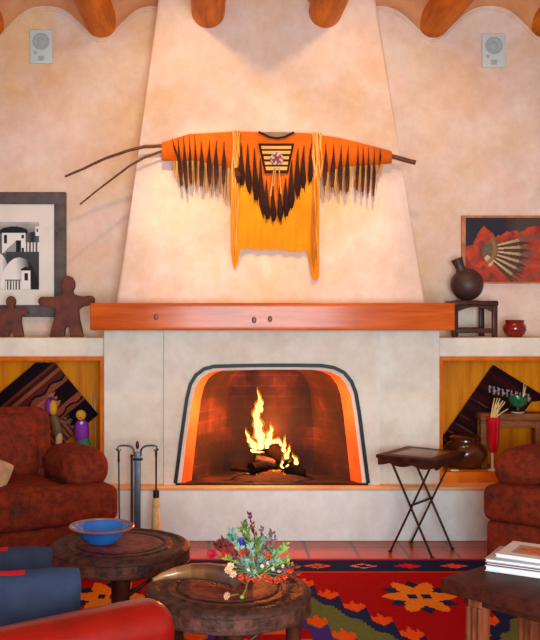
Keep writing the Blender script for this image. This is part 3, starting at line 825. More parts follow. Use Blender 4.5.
band = MB().tube([h1+Vector((-.03, 0, .055)), h1+Vector((0, -.01, .062)), h1+Vector((.025, 0, .045))], .008, 6)
doll('doll with purple hair and brown top reaching right, in the left niche', 53, Yd, (('head', head, flat('doll_skin', C(222, 160, 30))), ('hair', hair, flat('doll_purple', C(128, 30, 160))), ('torso', bod, flat('doll_brown', C(104, 74, 46))), ('leg', leg1, flat('doll_cream', C(222, 184, 140))), ('headband', band, flat('doll_navy', C(50, 30, 90)))))
Yd2 = 6.88
h2 = at(81, 415, Yd2)
head = MB().ell(h2, (.036, .032, .036), 18, 12)
face = MB()
for dx in (-.013, .013): face.ell(h2+Vector((dx, -.030, .004)), (.004, .004, .003), 8, 6)
face.tube([h2+Vector((-.012, -.030, -.012)), h2+Vector((0, -.033, -.015)), h2+Vector((.012, -.030, -.012))], .0022, 5)
bod = MB().tube([at(81.5, 420, Yd2), at(81.8, 424, Yd2), at(82, 432, Yd2), at(82.5, 440, Yd2)], [.026, .047, .051, .046], 16, flat=.7)
skirt = MB().tube([at(83, 439, Yd2), at(84, 446, Yd2), at(84, 455, Yd2)], [.046, .050, .052], 16, flat=.7)
legs = [MB().tube([at(x, 453, Yd2), Vector((at(x, 0, Yd2).x, Yd2, ZF))], [.018, .016], 8) for x in (80.5, 87)]
col_ = MB().ell(at(81.5, 423, Yd2-.034), (.012, .006, .012), 10, 8)
doll('doll with round yellow head, purple shirt and green skirt in the left niche', 82, Yd2, (('head', head, flat('doll_skin', C(222, 160, 30))), ('face', face, flat('doll_ink', C(60, 36, 20))), ('shirt', bod, flat('doll_purple', C(128, 30, 160))), ('collar', col_, M['white_glaze']), ('skirt', skirt, flat('doll_green', C(20, 140, 96))), ('leg', legs[0], flat('doll_skin', C(222, 160, 30))), ('leg', legs[1], flat('doll_skin', C(222, 160, 30)))))
for i, (xa, ya) in enumerate(((86, 400), (90, 393), (94, 390), (96.5, 388), (89, 404))):
    o = MB().tube([Vector((at(95.5, 0, 7.05).x+i*.002, 7.052, ZF)), at(95, 418, 7.055), at(xa, ya, 7.06)], [.003, .0028, .002], 6).build('dried_stalk', M['straw'])
    tag(o, 'thin pale dried stalk leaning at the right edge of the left niche', 'stalk', 'dried stalks in the left niche')

# ------------------------------------------------------------------ right niche
Yr = 7.03
ap = at(493.5, 365, Yr); d1 = (at(452, 424, Yr)-ap).normalized(); d2 = (at(541, 394, Yr)-ap).normalized()
poly = [(at(a, b, Yr).x, at(a, b, Yr).z) for a, b in ((493.5, 364.5), (515, 377), (548, 397), (546, 400), (531, 402), (524, 412), (500, 420), (483, 428), (482, 470), (441, 470), (441.5, 432), (446, 425), (452, 424), (470, 399))]
def rcol(a, b):
    n_ = noise.noise(Vector((a*30, b*6, 3)))
    base = mixc(C(58, 20, 22), C(34, 16, 22), .5+.5*math.sin(a*70+n_))
    p = ap+d1*a+d2*b; qx, qy = PX+p.x/Yr*F, PY+(EYE-p.z)/Yr*F
    t_ = (qx-489)/43
    if 0 < t_ < 1 and 0 < qy-(385.5+9.5*t_) < 7.5:
        q = int(t_*30); h_ = qy-(385.5+9.5*t_)
        if q % 3 == 0 or (q % 3 == 1 and (h_ < 2 if q % 2 else 3 < h_ < 5.5)): base = C(156, 140, 140)
    if a > .25 and abs(math.sin(a*45)) < .2: base = C(88, 50, 36) if n_ > 0 else base
    return base
niche_cloth('woven_blanket', 'dark maroon blanket with a pale glyph band in the right niche', ap, d1, d2, .78, .50, Yr, rcol, lambda x, z, a, b: inpoly(x, z, poly) and z > ZF+.002)
# brown pot
pc = Vector((at(465, 0, 6.92).x, 6.92, ZF)); k = 6.9/F
t = thing('lidded_pot', 'large round glossy brown pot on the right niche floor behind the tray table', 'pot', pc)
MB().lathe([(0, 0), (.08, 0), (.125, .03), (.152, .085), (.15, .125), (.125, .17), (.10, .187), (.098, .20)], pc, 36).build('body', M['pot_brown'], t)
MB().lathe([(.104, .198), (.108, .212), (.09, .224), (.04, .23), (0, .231)], pc, 32).build('lid', M['pot_brown'], t)
o = MB().rbox((at(454, 0, 6.78).x, 6.77, ZF+.006), (.055, .03, .010), .004).build('paper_slip', M['white_glaze'])
tag(o, 'small white folded slip lying in front of the brown pot', 'paper')
# carved bench in niche
bx0, bx1 = at(480, 0, 6.87).x, at(549, 0, 6.87).x; bz = at(0, 413.5, 6.87).z
t = thing('carved_bench', 'small carved brown bench standing inside the right niche', 'bench', ((bx0+bx1)/2, 6.92, ZF))
mw = M['redbrown_wood']; bw_ = wood('worn_bench_wood', C(142, 88, 50), C(98, 58, 38), (1, 3, 4), .6, 8, .0, .3)
MB().bx(bx0, bx1, 6.85, 7.0, bz-.05, bz, r=.01).build('seat', bw_, t)
MB().prism([(bx0+.05, bz-.045)]+[(lerp(bx0+.05, bx1-.03, i/24), bz-.085-.014*abs(math.sin(i*.9))) for i in range(25)]+[(bx1-.03, bz-.045)], 6.862, 6.882).build('apron', bw_, t)
for lx, ly in ((bx0+.025, 6.875), (bx0+.03, 6.975), (bx1-.075, 6.875), (bx1-.06, 6.975)):
    MB().bx(lx-.022, lx+.022, ly-.02, ly+.02, ZF, bz-.045, r=.008).build('leg', bw_, t)
gx = at(521, 0, 6.92).x
o = MB().lathe([(0, 0), (.034, 0), (.045, .006), (.047, .010), (0, .010)], (at(518.5, 0, 6.88).x, 6.895, bz), 24).build('saucer', M['white_glaze'])
tag(o, 'white saucer on the carved bench below the green bowl', 'saucer')
t = thing('green_bowl', 'small green glazed bowl on the white saucer', 'bowl', (at(518.5, 0, 6.88).x, 6.895, bz+.010))
p_ = (at(518.5, 0, 6.88).x, 6.895, bz+.010)
MB().lathe([(0, .03), (.03, .032), (.058, .055), (.066, .085), (.066, .105), (.061, .105), (.055, .06), (0, .045)], p_, 28).build('bowl', M['green_glaze'], t)
MB().lathe([(.028, 0), (.012, .012), (.012, .034), (0, .034)], p_, 18).build('foot', M['dark_clay'], t)
for i, (a, b) in enumerate(((524, 383), (526.5, 384), (525, 387))):
    o = MB().tube([Vector(p_)+Vector((.03, 0, .055)), at(a, b, 6.9)], [.003, .0025], 6).build('dried_stalk', M['straw'])
    tag(o, 'short straw stalk standing in the green bowl', 'stalk', 'straws in the green bowl')
vx, vy = at(493.5, 0, 6.80).x, 6.80
t = thing('red_vase', 'tall red glass vase on a thin white stem in the right niche', 'vase', (vx, vy, ZF))
zr = at(0, 453, vy).z-ZF; zt = at(0, 417, vy).z-ZF
MB().lathe([(0, zr), (.024, zr+.004), (.034, zr+.05), (.040, zr+.11), (.040, zr+.15), (.046, zt), (.043, zt), (.036, zr+.14), (.03, zr+.05), (0, zr+.02)], (vx, vy, ZF), 26).build('bowl', M['red_glass'], t)
MB().lathe([(.010, .01), (.009, zr*.5), (.010, zr+.004)], (vx-.008, vy, ZF), 12).build('stem', M['white_glaze'], t)
MB().lathe([(0, 0), (.030, 0), (.028, .008), (.010, .014), (0, .014)], (vx-.008, vy, ZF), 20).build('foot', M['white_glaze'], t)
for i, (a, b, r_) in enumerate(((494.5, 398, 0), (497.5, 398, 0), (500, 398.5, 0), (503, 400.5, 0), (505, 402, 0), (496, 404, 0), (508, 409, 0), (499, 402, 0))):
    q = Vector((vx+(i-3)*.004, vy+(i % 3-1)*.01, ZF+zr+.03))
    mid_ = Vector((vx+(i-3)*.006, vy, ZF+zt)); e = at(a, b, vy-.01+.01*(i % 3))
    o = MB().tube([q, mid_, (mid_+e)/2+Vector((0, 0, .004)), e], [.004, .0042, .0045, .003], 6).build('dried_stalk', M['straw'])
    tag(o, 'cream dried stalk fanning out of the red vase', 'stalk', 'dried stalks in the red vase')

# ------------------------------------------------------------------ armchairs
def armchair(label, corner, rot, side, ):
    """corner: floor position of the front corner nearest the fireplace axis (side=+1 its right, -1 its left)"""
    w, d = 1.07, .80
    c, s = math.cos(rot), math.sin(rot)
    off = Vector((-side*w/2, d/2, 0)); offw = Vector((off.x*c-off.y*s, off.x*s+off.y*c, 0))
    t = thing('armchair', label, 'armchair', (corner[0]+offw.x, corner[1]+offw.y, .008), rot, 'reddish brown tapestry armchairs')
    f = M['fabric_chair']
    def puff(cz, amt, cx_=0., hw=.5):
        return lambda p: p+Vector((0, 0, amt*math.cos(min(1, abs(p.x-cx_)/hw)*PI/2)*(1 if p.z > cz else 0)))
    MB().bx(-w/2+.015, w/2-.015, -d/2+.02, d/2, .05, .30, r=.04, mid=4, k=3).build('base', f, t, False)
    mb = MB()
    mb.bx(-w/2, w/2, -d/2, -d/2+.20, .295, .505, r=.055, mid=5, k=4, fn=puff(.4, .012))
    mb.bx(-.25, .25, -d/2+.03, .16, .295, .515, r=.05, mid=5, k=4, fn=puff(.4, .02, 0, .25))
    mb.build('seat_cushion', f, t, False)
    for sg in (-1, 1):
        MB().bx(sg*.40-.145, sg*.40+.145, -d/2+.12, .20, .46, .690, r=.105, mid=4, k=5, fn=lambda p: p+Vector((0, 0, .012*math.sin((p.y+.3)*6)))).build('arm', f, t, False)
        MB().bx(sg*.40-.11, sg*.40+.11, -d/2+.19, .24, .28, .54, r=.04, mid=2, k=3).build('arm_base', f, t, False)
        for yy in (-d/2+.08, d/2-.06):
            MB().lathe([(.025, 0), (.032, .06)], (sg*.44, yy, 0), 12).build('foot', M['dark_wood'], t, False)
    MB().bx(-w/2+.17, w/2-.17, .16, d/2, .26, .915, r=.09, mid=5, k=5, M=Matrix.Rotation(math.radians(-4), 4, 'X'), fn=puff(.6, .02)).build('back', f, t, False)
    MB().bx(-.25, .25, .06, .27, .49, .90, r=.095, mid=5, k=5, M=Matrix.Rotation(math.radians(-4), 4, 'X')).build('back_cushion', f, t, False)
    return t
armchair('reddish brown tapestry armchair at the left in front of the doll niche', (-.536, 5.81), math.radians(30), 1)
armchair('reddish brown tapestry armchair at the right edge behind the stacked books', (1.56, 5.83), math.radians(-42), -1)
def pillow(mb, w, h, t_, M_, colf=None, n=18):
    V = []; Fc = []; cl = []
    for sg in (-1, 1):
        o = len(V)
        for j in range(n+1):
            for i in range(n+1):
                a, b = i/n*2-1, j/n*2-1
                e = (max(0, 1-a**2)*max(0, 1-b**2))**.5
                pin = 1-.05*(1-abs(b))*(abs(a)**3); pin2 = 1-.05*(1-abs(a))*(abs(b)**3)
                cr_ = 1-.05*(abs(a)*abs(b))**5; V.append((a*w/2*pin*cr_, sg*(t_/2*e+.001), b*h/2*pin2*cr_))
        for j in range(n):
            for i in range(n):
                q = [o+j*(n+1)+i, o+j*(n+1)+i+1, o+(j+1)*(n+1)+i+1, o+(j+1)*(n+1)+i]
                Fc.append(q if sg < 0 else q[::-1]); cl.append(colf(sg, (i+.5)/n, (j+.5)/n) if colf else WHITE)
    return mb.add(V, Fc, 0, cl, M_)
def place(x, y, z, rz, tilt, roll=0):
    return Matrix.Translation((x, y, z)) @ Matrix.Rotation(rz, 4, 'Z') @ Matrix.Rotation(tilt, 4, 'X') @ Matrix.Rotation(roll, 4, 'Y')
o = pillow(MB(), .40, .38, .13, place(-1.365, 5.62, .565, .35, -.45, .45)).build('throw_pillow', M['tan'])
tag(o, 'tan throw pillow on the left armchair at the photo edge', 'pillow')

# red leather sofa chair near the camera, seen from behind
E = Vector((-.085, 3.14, 0)); al = Vector((.79, .613, 0)).normalized(); fwd = Vector((-al.y, al.x, 0))
rot = math.atan2(al.y, al.x)
t = thing('leather_armchair', 'red leather armchair seen from behind at the lower left corner', 'armchair', E-al*.55+fwd*.45+Vector((0, 0, .008)), rot)
lm = M['leather']
# local: x along the back (right end = +), y forward
MB().bx(-.55, .55, -.45, -.26, .06, .635, r=.09, mid=8, k=6, fn=lambda p: p+Vector((0, 0, .012*math.cos(p.x*2.4)))).build('back', lm, t, False)
MB().bx(-.50, .50, -.30, .48, .06, .24, r=.03, mid=2, k=3).build('base', lm, t, False)
MB().bx(-.39, .39, -.28, .50, .23, .37, r=.05, mid=3, k=4).build('seat_cushion', lm, t, False)
for sg in (-1, 1):
    MB().bx(sg*.47-.08, sg*.47+.08, -.30, .48, .06, .47, r=.075, mid=3, k=4).build('arm', lm, t, False)
    for yy in (-.38, .40): MB().lathe([(.02, 0), (.028, .07)], (sg*.45, yy, 0), 12).build('foot', M['dark_wood'], t, False)
MB().tube([(-.46, -.455, .56), (-.46, -.457, .30), (-.46, -.452, .12)], .004, 6).build('piping', lm, t, False)
BL, BL2, RD, LB = C(42, 52, 74), C(44, 60, 90), C(170, 20, 26), C(30, 110, 180)
def cush(sg, u, v):
    if sg < 0:
        if v > .97 and u < .62: return LB if u < .42 else RD
        return BL
    k = int(u*7)+int(v*7); return (RD, LB, C(200, 150, 130))[k % 3]
o = pillow(MB(), .47, .40, .15, place(-.655, 3.215, .527, .09, -.16, -.012), cush, 28).build('throw_pillow', M['denim'])
tag(o, 'larger blue denim cushion leaning in the red leather armchair', 'cushion')
o = pillow(MB(), .42, .36, .14, place(-.79, 3.60, .527, .10, -.14, .03), cush, 28).build('throw_pillow', M['denim'])
tag(o, 'smaller blue denim cushion with red trim behind the larger denim one', 'cushion')

# ------------------------------------------------------------------ drum tables
def drum(cxy, rot, label):
    t = thing('drum_table', label, 'table', (cxy[0], cxy[1], .010), rot, 'round tooled leather drum tables')
    R = .322; H = .47
    D1, D2, D3, D4 = C(74, 46, 38), C(104, 60, 48), C(140, 72, 58), C(48, 30, 28)
    prof = [(0, .0), (.06, 0), (.12, 0), (.15, 0), (.19, 0), (.195, -.003), (.205, -.003), (.21, 0), (.235, .001), (.24, -.003), (.275, -.003), (.28, .001), (.30, .001), (.312, -.003), (R, -.012), (R, -.024), (R-.004, -.028), (R-.004, -.066), (R, -.070), (R, -.080), (R-.012, -.086), (0, -.086)]
    def cf(i, k):
        if i < 4: return D3 if i < 3 else D2
        if i < 7: return D4
        if i < 8: return D2
        if i < 11: return mixc(D4, D1, .4) if (k//2) % 2 else D1
        if i < 13: return D1
        if 15 <= i <= 17: return (mixc(D1, D2, .7), D1, mixc(D1, D2, .4))[(k//3) % 3]
        return D1
    pr = [(r, z+H) for r, z in prof]
    def rough(p):
        return p+Vector((0, 0, .002*noise.noise(p*22)))
    MB().lathe(pr, (0, 0, 0), 96, colf=cf, fn=rough).build('top', M['drum'], t, False)
    for k in range(4):
        a = k*PI/2; x, y = .255*math.cos(a), .255*math.sin(a)
        MB().tube([(x, y, H-.083), (x, y, .30), (x*1.01, y*1.01, .10), (x*1.02, y*1.02, 0)], [.036, .030, .030, .034], 10, col=WHITE).build('leg', M['redbrown_wood'], t, False)
    for k in range(2):
        a = k*PI/2; x, y = .24*math.cos(a), .24*math.sin(a)
        MB().tube([(x, y, .37-.0*k), (0, 0, .20+.012*k), (-x, -y, .06)], .008, 8).build('cross_rod', M['iron'], t, False)
drum((-.425, 4.57), math.radians(8), 'round drum table with the blue bowl, nearer the left armchair')
drum((.058, 3.875), math.radians(4), 'round drum table with the flowers and horn, nearest the camera')
ZT = .48
bc = Vector((-.508, 4.56, ZT+.002))
t = thing('blue_bowl', 'wide blue glazed bowl with a copper rim on the left drum table', 'bowl', bc)
MB().lathe([(0, 0), (.055, 0), (.075, .012), (.105, .042), (.122, .064), (.138, .074), (.138, .078), (.119, .070), (.098, .044), (.07, .016), (0, .010)], bc, 48).build('bowl', M['bowl'], t)
MB().lathe([(.136, .072), (.146, .074), (.149, .079), (.146, .083), (.136, .080), (.136, .072)], bc, 48).build('rim', M['copper'], t)

# horn and dried flowers on the near table
Zt = ZT+.002
def tp(px, py, z):
    """point at height z above the floor seen at the pixel"""
    Y = (EYE-z)*F/(py-PY); return Vector(((px-PX)*Y/F, Y, z))
t = thing('horn', 'curved brown and cream animal horn lying on the near drum table', 'horn', tp(200, 585, Zt))
path = [tp(153, 580, Zt+.012), tp(163, 576, Zt+.020), tp(176, 573, Zt+.028), tp(192, 571, Zt+.034), tp(208, 571.5, Zt+.037), tp(222, 574, Zt+.037), tp(236, 577.5, Zt+.037)]
hc = lambda a, b: mixc(mixc(C(176, 132, 80), C(116, 68, 34), min(1, max(0, a*1.7+.35*noise.noise(Vector((a*9, b*4, 6)))))), C(92, 68, 62), min(1, max(0, (a-.5)*3)+.5*max(0, noise.noise(Vector((a*6, b*5, 1))))))
MB().tube(path, [.007, .015, .023, .030, .034, .036, .036], 18, colf=hc).build('shell', mat('horn_attr', WHITE, (.7, .66, .62, 1), .3, 0, 18, attr=True, coat=.3), t)
bq = thing('flower_arrangement', 'dried bouquet of red, blue and green flowers beside the horn', 'flowers', tp(255, 580, Zt))
def petalflower(mb, c, nrm, r, cols_, rings=3, n=8):
    nrm = Vector(nrm).normalized(); q = nrm.to_track_quat('Z', 'Y').to_matrix().to_4x4()
    for k in range(rings):
        f = (k+1)/rings
        for i in range(n):
            a = 2*PI*(i+.5*k)/n
            el = math.radians(lerp(78, 8, f)); L = r*lerp(.6, 1, f)
            d = Vector((math.cos(a)*math.cos(el), math.sin(a)*math.cos(el), math.sin(el)))
            s_ = Vector((-math.sin(a), math.cos(a), 0))*r*.42
            b0 = d*L*.08
            pts = [b0-s_*.3, d*L*.55-s_, d*L+Vector((0, 0, -.1*L*f)), d*L*.55+s_, b0+s_*.3]
            V = [Vector(p) for p in pts]+[Vector(p)-Vector((0, 0, r*.05)) for p in pts]
            Fc = [[0, 1, 2, 3, 4], [9, 8, 7, 6, 5]]+[[(j+1) % 5, j, 5+j, 5+(j+1) % 5] for j in range(5)]
            mb.add(V, Fc, 0, random.choice(cols_), Matrix.Translation(c) @ q)
    mb.ell(c+nrm*r*.15, (r*.3,)*3, 8, 6, col=cols_[0])
    return mb
base = tp(256, 577, Zt+.04)
def flo(px, py, Y, r, cols_, nrm=(0, -.8, .6), name='flower', lab=None, rings=3, n=8):
    c = at(px, py, Y)
    mb = MB(); petalflower(mb, c, nrm, r, cols_, rings, n)
    mb.tube([base, (base+c)/2+Vector((0, .01, .01)), c], .003, 5, col=C(92, 110, 60))
    o = mb.build(name, M['stem'], bq, sharp=.5)
    if lab: o['label'] = lab
flo(228, 551, 3.88, .036, [C(206, 44, 22), C(186, 30, 18), C(222, 70, 30)], lab='large orange red blossom')
flo(212, 554, 3.92, .024, [C(206, 36, 62), C(180, 24, 48)], (-.4, -.7, .5), lab='crimson blossom')
flo(219, 546, 3.98, .022, [C(150, 60, 50), C(120, 50, 44)], lab='dusty brown red blossom')
flo(242, 543, 3.92, .027, [C(70, 78, 176), C(90, 100, 200), C(54, 56, 140)], rings=4, n=11, lab='blue thistle head')
flo(232, 537, 3.98, .026, [C(110, 160, 140), C(140, 178, 150)], rings=3, n=9, lab='grey green seed head')
flo(268, 556, 3.88, .014, [C(222, 90, 30), C(200, 70, 20)])
flo(270, 558, 3.93, .014, [C(230, 110, 40), C(206, 60, 30)])
flo(243, 552, 3.87, .014, [C(190, 60, 40), C(160, 44, 30)])
flo(252, 553, 3.88, .013, [C(176, 84, 50), C(150, 50, 40)])
for px, py in ((284, 576), (277, 580), (262, 576), (255, 579), (248, 578), (269, 579), (241, 577), (290, 570)):
    flo(px, py, 3.86, .016, [C(206, 50, 24), C(170, 34, 26), C(222, 84, 40)], (random.uniform(-.3, .3), -.8, .5), rings=2, n=7)
for px, py in ((273, 569), (279, 571), (283, 566), (262, 566), (248, 570), (268, 563)):
    flo(px, py, 3.85, .009, [C(216, 206, 214), C(190, 184, 200)], rings=2, n=6, lab='tiny white blossom')
for px, py in ((230.5, 566), (233, 574), (228, 570)):
    flo(px, py, 3.80, .016, [C(236, 190, 150), C(228, 150, 120), C(240, 212, 176)], (-.2, -.8, .5), lab='peach rosebud')
def sprig(tip, Y, cols_, leaves=14, ll=.022, fuzzy=.5):
    mb = MB(); e = at(tip[0], tip[1], Y); b0 = base+Vector((random.uniform(-.03, .03), random.uniform(-.02, .03), 0))
    mid_ = (b0+e)/2+Vector((0, 0, .02)); P_ = []
    for i in range(9):
        t_ = i/8; P_.append(b0*(1-t_)**2+mid_*2*t_*(1-t_)+e*t_*t_)
    mb.tube(P_, [.0022]*8+[.001], 5, col=cols_[0])
    for i in range(leaves):
        t_ = random.uniform(fuzzy, 1)*8; k = min(7, int(t_)); p = P_[k].lerp(P_[k+1], t_-k)
        d = Vector((random.uniform(-1, 1), random.uniform(-1, 1), random.uniform(-.2, 1))).normalized()
        dd = (P_[k+1]-P_[k]).normalized(); d = (d+dd*.8).normalized()
        s_ = d.cross(Vector((random.random(), 1, .3))).normalized()*ll*.22; nn = d.cross(s_).normalized()*.0008
        V = [p, p+d*ll*.5+s_, p+d*ll, p+d*ll*.5-s_]
        mb.add([q+nn for q in V]+[q-nn for q in V], [[0, 1, 2, 3], [7, 6, 5, 4], [0, 4, 5, 1], [1, 5, 6, 2], [2, 6, 7, 3], [3, 7, 4, 0]], 0, random.choice(cols_))
    mb.build('sprig', M['stem'], bq)
GR = [C(96, 130, 60), C(130, 160, 70), C(80, 110, 64)]; TE = [C(130, 176, 160), C(104, 150, 140), C(160, 190, 170)]; PU = [C(120, 90, 90), C(150, 110, 96), C(96, 80, 96)]; LG = [C(150, 180, 70), C(120, 160, 60), C(176, 190, 96)]; RB = [C(120, 44, 40), C(150, 56, 44), C(90, 40, 40)]
for tip, cs in (((243, 521), GR), ((246, 527), GR), ((249, 514), RB), ((240, 528), GR), ((254, 533), PU), ((262, 528), PU), ((265, 535), TE), ((258, 540), GR), ((272, 533), PU), ((275, 538), PU),
                ((287, 544), LG), ((284, 548), LG), ((289, 559), LG), ((286, 562), LG), ((280, 552), TE), ((292, 566), LG), ((228, 538), TE), ((231, 530), TE), ((224, 543), RB), ((219, 538), RB), ((214, 546), RB),
                ((250, 545), TE), ((258, 556), TE), ((264, 560), TE), ((270, 548), LG), ((262, 546), LG), ((244, 560), TE), ((252, 564), TE), ((240, 566), TE), ((276, 562), TE), ((282, 570), TE),
                ((292, 572), RB), ((298, 568), RB), ((296, 575), RB), ((289, 578), RB), ((284, 566), RB), ((278, 574), RB), ((236, 575), RB), ((238, 582), RB), ((243, 585), RB), ((233, 579), PU), ((250, 586), RB)):
    sprig(tip, random.uniform(3.83, 3.98), cs, 18, random.uniform(.018, .03))
for i in range(14):
    sprig((random.uniform(222, 290), random.uniform(548, 578)), random.uniform(3.84, 3.92), random.choice((GR, TE, RB, LG, PU)), 14, .022, .7)
for lab, px, py, ex, ey in (('pale peach rosebud lying alone on the near drum table', 227, 596, 239, 594), ('single green stem tip lying right of the loose rosebud', 242, 597, 249, 583)):
    p = tp(px, py, Zt+.012); e = tp(ex, ey, Zt+.006)
    if 'peach' in lab:
        t = thing('rosebud', lab, 'flower', p)
        mb = MB(); petalflower(mb, p, (-.6, -.5, .4), .017, [C(236, 180, 140), C(230, 140, 104), C(240, 206, 170)], 3, 7); mb.build('petals', M['stem'], t, sharp=.5)
        MB().tube([p, e], [.003, .002], 6, col=C(120, 130, 70)).build('stem', M['stem'], t)
    else:
        mb = MB(); mb.tube([tp(px, py, Zt+.007), (p+e)/2, e+Vector((0, .02, .02))], [.004, .003, .002], 6, col=C(150, 160, 70)); mb.ell(tp(px, py, Zt+.008), (.009, .009, .008), 10, 8, col=C(140, 170, 80))
        tag(mb.build('loose_bud', M['stem']), lab, 'flower bud')

# ------------------------------------------------------------------ folding tray table
c0 = Vector((1.318, 6.325, 0)); rt = math.radians(-37)
t = thing('tray_table', 'folding tray table with crossed legs on the tiles right of the fire', 'table', c0, rt)
HT = .62
mb = MB().bx(-.205, .205, -.225, .225, HT-.022, HT, r=.006)
mb.build('top', M['redbrown_wood'], t, False)
MB().bx(-.135, .135, -.15, .15, HT-.004, HT+.001, r=.002).build('inlay', wood('inlay_wood', C(128, 84, 58), C(96, 60, 44), (2, 6, 2), .3, 6, .3), t, False)['label'] = 'paler inlaid centre of the top'
def apron(x0_, x1_, y0_, y1_, horiz):
    L = (x1_-x0_) if horiz else (y1_-y0_)
    pts = [(0, 0)]+[(L*i/40, -.028-.016*abs(math.cos(PI*2.5*i/40))) for i in range(41)]+[(L, 0)]
    mb = MB()
    if horiz: mb.prism(pts, 0, .014, M=Matrix.Translation((x0_, y0_, HT-.02)))
    else: mb.prism(pts, 0, .014, M=Matrix.Translation((x0_+.014, y0_, HT-.02)) @ Matrix.Rotation(PI/2, 4, 'Z'))
    mb.build('apron', M['redbrown_wood'], t, False)
apron(-.195, .195, -.215, 0, True); apron(-.195, .195, .201, 0, True); apron(-.195, 0, -.2, .2, False); apron(.181, 0, -.2, .2, False)
for yy in (-.148, .148):
    for sg in (-1, 1):
        MB().bar((-.150*sg, yy+sg*.006, HT-.022), (.140*sg, yy+sg*.006, .004), .010, .018, .003, up=(0, 1, 0)).build('leg', M['iron'], t, False)
        MB().ell((.140*sg, yy+sg*.006, .008), (.016, .012, .008), 10, 6).build('foot', M['iron'], t, False)
MB().tube([(0, -.165, .312), (0, .165, .312)], .008, 8).build('stretcher', M['iron'], t, False)

# ------------------------------------------------------------------ fire tools
Yt = 6.38; tc = Vector((at(137.5, 0, Yt).x, Yt, 0))
t = thing('tool_stand', 'blue grey iron fireplace tool stand left of the hearth', 'fire tool stand', tc)
zt_ = at(0, 447, Yt).z
MB().bx(tc.x-.020, tc.x+.020, Yt-.010, Yt+.010, .01, zt_-.03, r=.004).build('post', M['metal_blue'], t)
MB().rbox((tc.x, Yt, .012), (.24, .20, .022), .008).build('base', M['metal_black'], t)
MB().ell((tc.x, Yt, zt_+.012), (.012, .012, .028), 12, 8).build('finial', M['iron'], t)
MB().bx(tc.x-.030, tc.x+.034, Yt-.014, Yt+.012, zt_-.085, zt_-.070, r=.003).build('collar', M['metal_black'], t)
k = Yt/F
for sg in (-1, 1):
    pts = [Vector((tc.x+sg*.02, Yt, zt_-.06)), Vector((tc.x+sg*.022, Yt, zt_-.02))]+[Vector((tc.x+sg*(.030+.055*(1-math.cos(a))), Yt, zt_-.012+.022*math.sin(a))) for a in [PI*i/8 for i in range(1, 7)]]+[Vector((tc.x+sg*.118, Yt-.01, zt_-.030)), Vector((tc.x+sg*.132, Yt-.02, zt_-.012))]
    MB().tube(pts, .0065, 8).build('hook_arm', M['metal_blue'], t)
    MB().tube([Vector((tc.x+sg*.105, Yt-.018, zt_-.010)), Vector((tc.x+sg*.118, Yt-.020, zt_-.034)), Vector((tc.x+sg*.134, Yt-.022, zt_-.006))], [.003, .008, .003], 8).build('hook', M['iron'], t)
px_ = tc.x-.118
t2 = thing('fire_poker', 'thin iron poker on the left hook of the tool stand', 'poker', (px_, Yt-.022, .05))
MB().tube([(px_, Yt-.022, zt_-.028), (px_, Yt-.022, zt_-.09)], [.006, .008], 8).build('handle', M['metal_black'], t2)
MB().tube([(px_, Yt-.022, zt_-.088), (px_+.006, Yt-.022, .07), (px_+.02, Yt-.022, .055)], [.0055, .0055, .003], 8).build('rod', M['metal_blue'], t2)
sx_ = tc.x-.036
t2 = thing('fire_tongs', 'slim blue grey iron tongs hanging beside the stand post', 'tongs', (sx_, Yt-.024, .05))
MB().tube([(sx_, Yt-.024, zt_-.06), (sx_, Yt-.024, .06)], .0065, 8).build('arm', M['metal_blue'], t2)
MB().tube([(sx_+.006, Yt-.034, zt_-.06), (sx_+.008, Yt-.034, .06)], .005, 8).build('arm', M['metal_blue'], t2)
MB().tube([(sx_-.002, Yt-.026, zt_-.055), (sx_+.004, Yt-.034, zt_-.05)], .009, 8).build('hinge', M['iron'], t2)
bx_ = tc.x+.120
t2 = thing('hearth_brush', 'hearth brush with cream bristles on the right hook of the tool stand', 'brush', (bx_-.01, Yt-.022, .08))
zc_ = at(0, 495, Yt).z
MB().tube([(bx_, Yt-.022, zt_-.030), (bx_, Yt-.022, zt_-.07), (bx_, Yt-.022, zc_+.02)], [.008, .006, .0055], 8).build('handle', M['metal_black'], t2)
MB().lathe([(0, .035), (.016, .035), (.020, .028), (.020, -.012), (0, -.012)], (bx_, Yt-.022, zc_), 16).build('ferrule', M['metal_black'], t2)
MB().lathe([(.018, -.01), (.024, -.04), (.024, -.07), (.021, -.075), (.024, -.08), (.030, -.22), (0, -.22)], (bx_, Yt-.022, zc_), 18).build('bristles', M['bristle'], t2)

# ------------------------------------------------------------------ side table with books (right front)
A = Vector((.851, 3.75, .010)); e1 = Vector((.648, -.761, 0)); re = math.atan2(e1.y, e1.x)
t = thing('side_table', 'heavy dark carved side table under the books at the lower right', 'table', A, re)
H2 = .54; LX, LY = .66, .52
MB().bx(0, LX, 0, LY, H2-.052, H2, r=.008, mid=3).build('top', M['redbrown_wood'], t, False)
MB().bx(.07, LX-.07, .05, LY-.05, H2-.085, H2-.05, r=.004).build('apron', M['redbrown_wood'], t, False)
for lx in (.12, LX-.12):
    for ly in (.075, LY-.10):
        mb = MB()
        mb.bx(lx-.03, lx+.03, ly-.03, ly+.03, 0, H2-.05, r=.006)
        for dx in (-.024, 0, .024):
            mb.tube([(lx+dx, ly-.028, .02), (lx+dx, ly-.028, H2-.09)], .011, 8); mb.tube([(lx-.028, ly+dx, .02), (lx-.028, ly+dx, H2-.09)], .011, 8)
        mb.build('leg', M['leg_wood'], t, False)
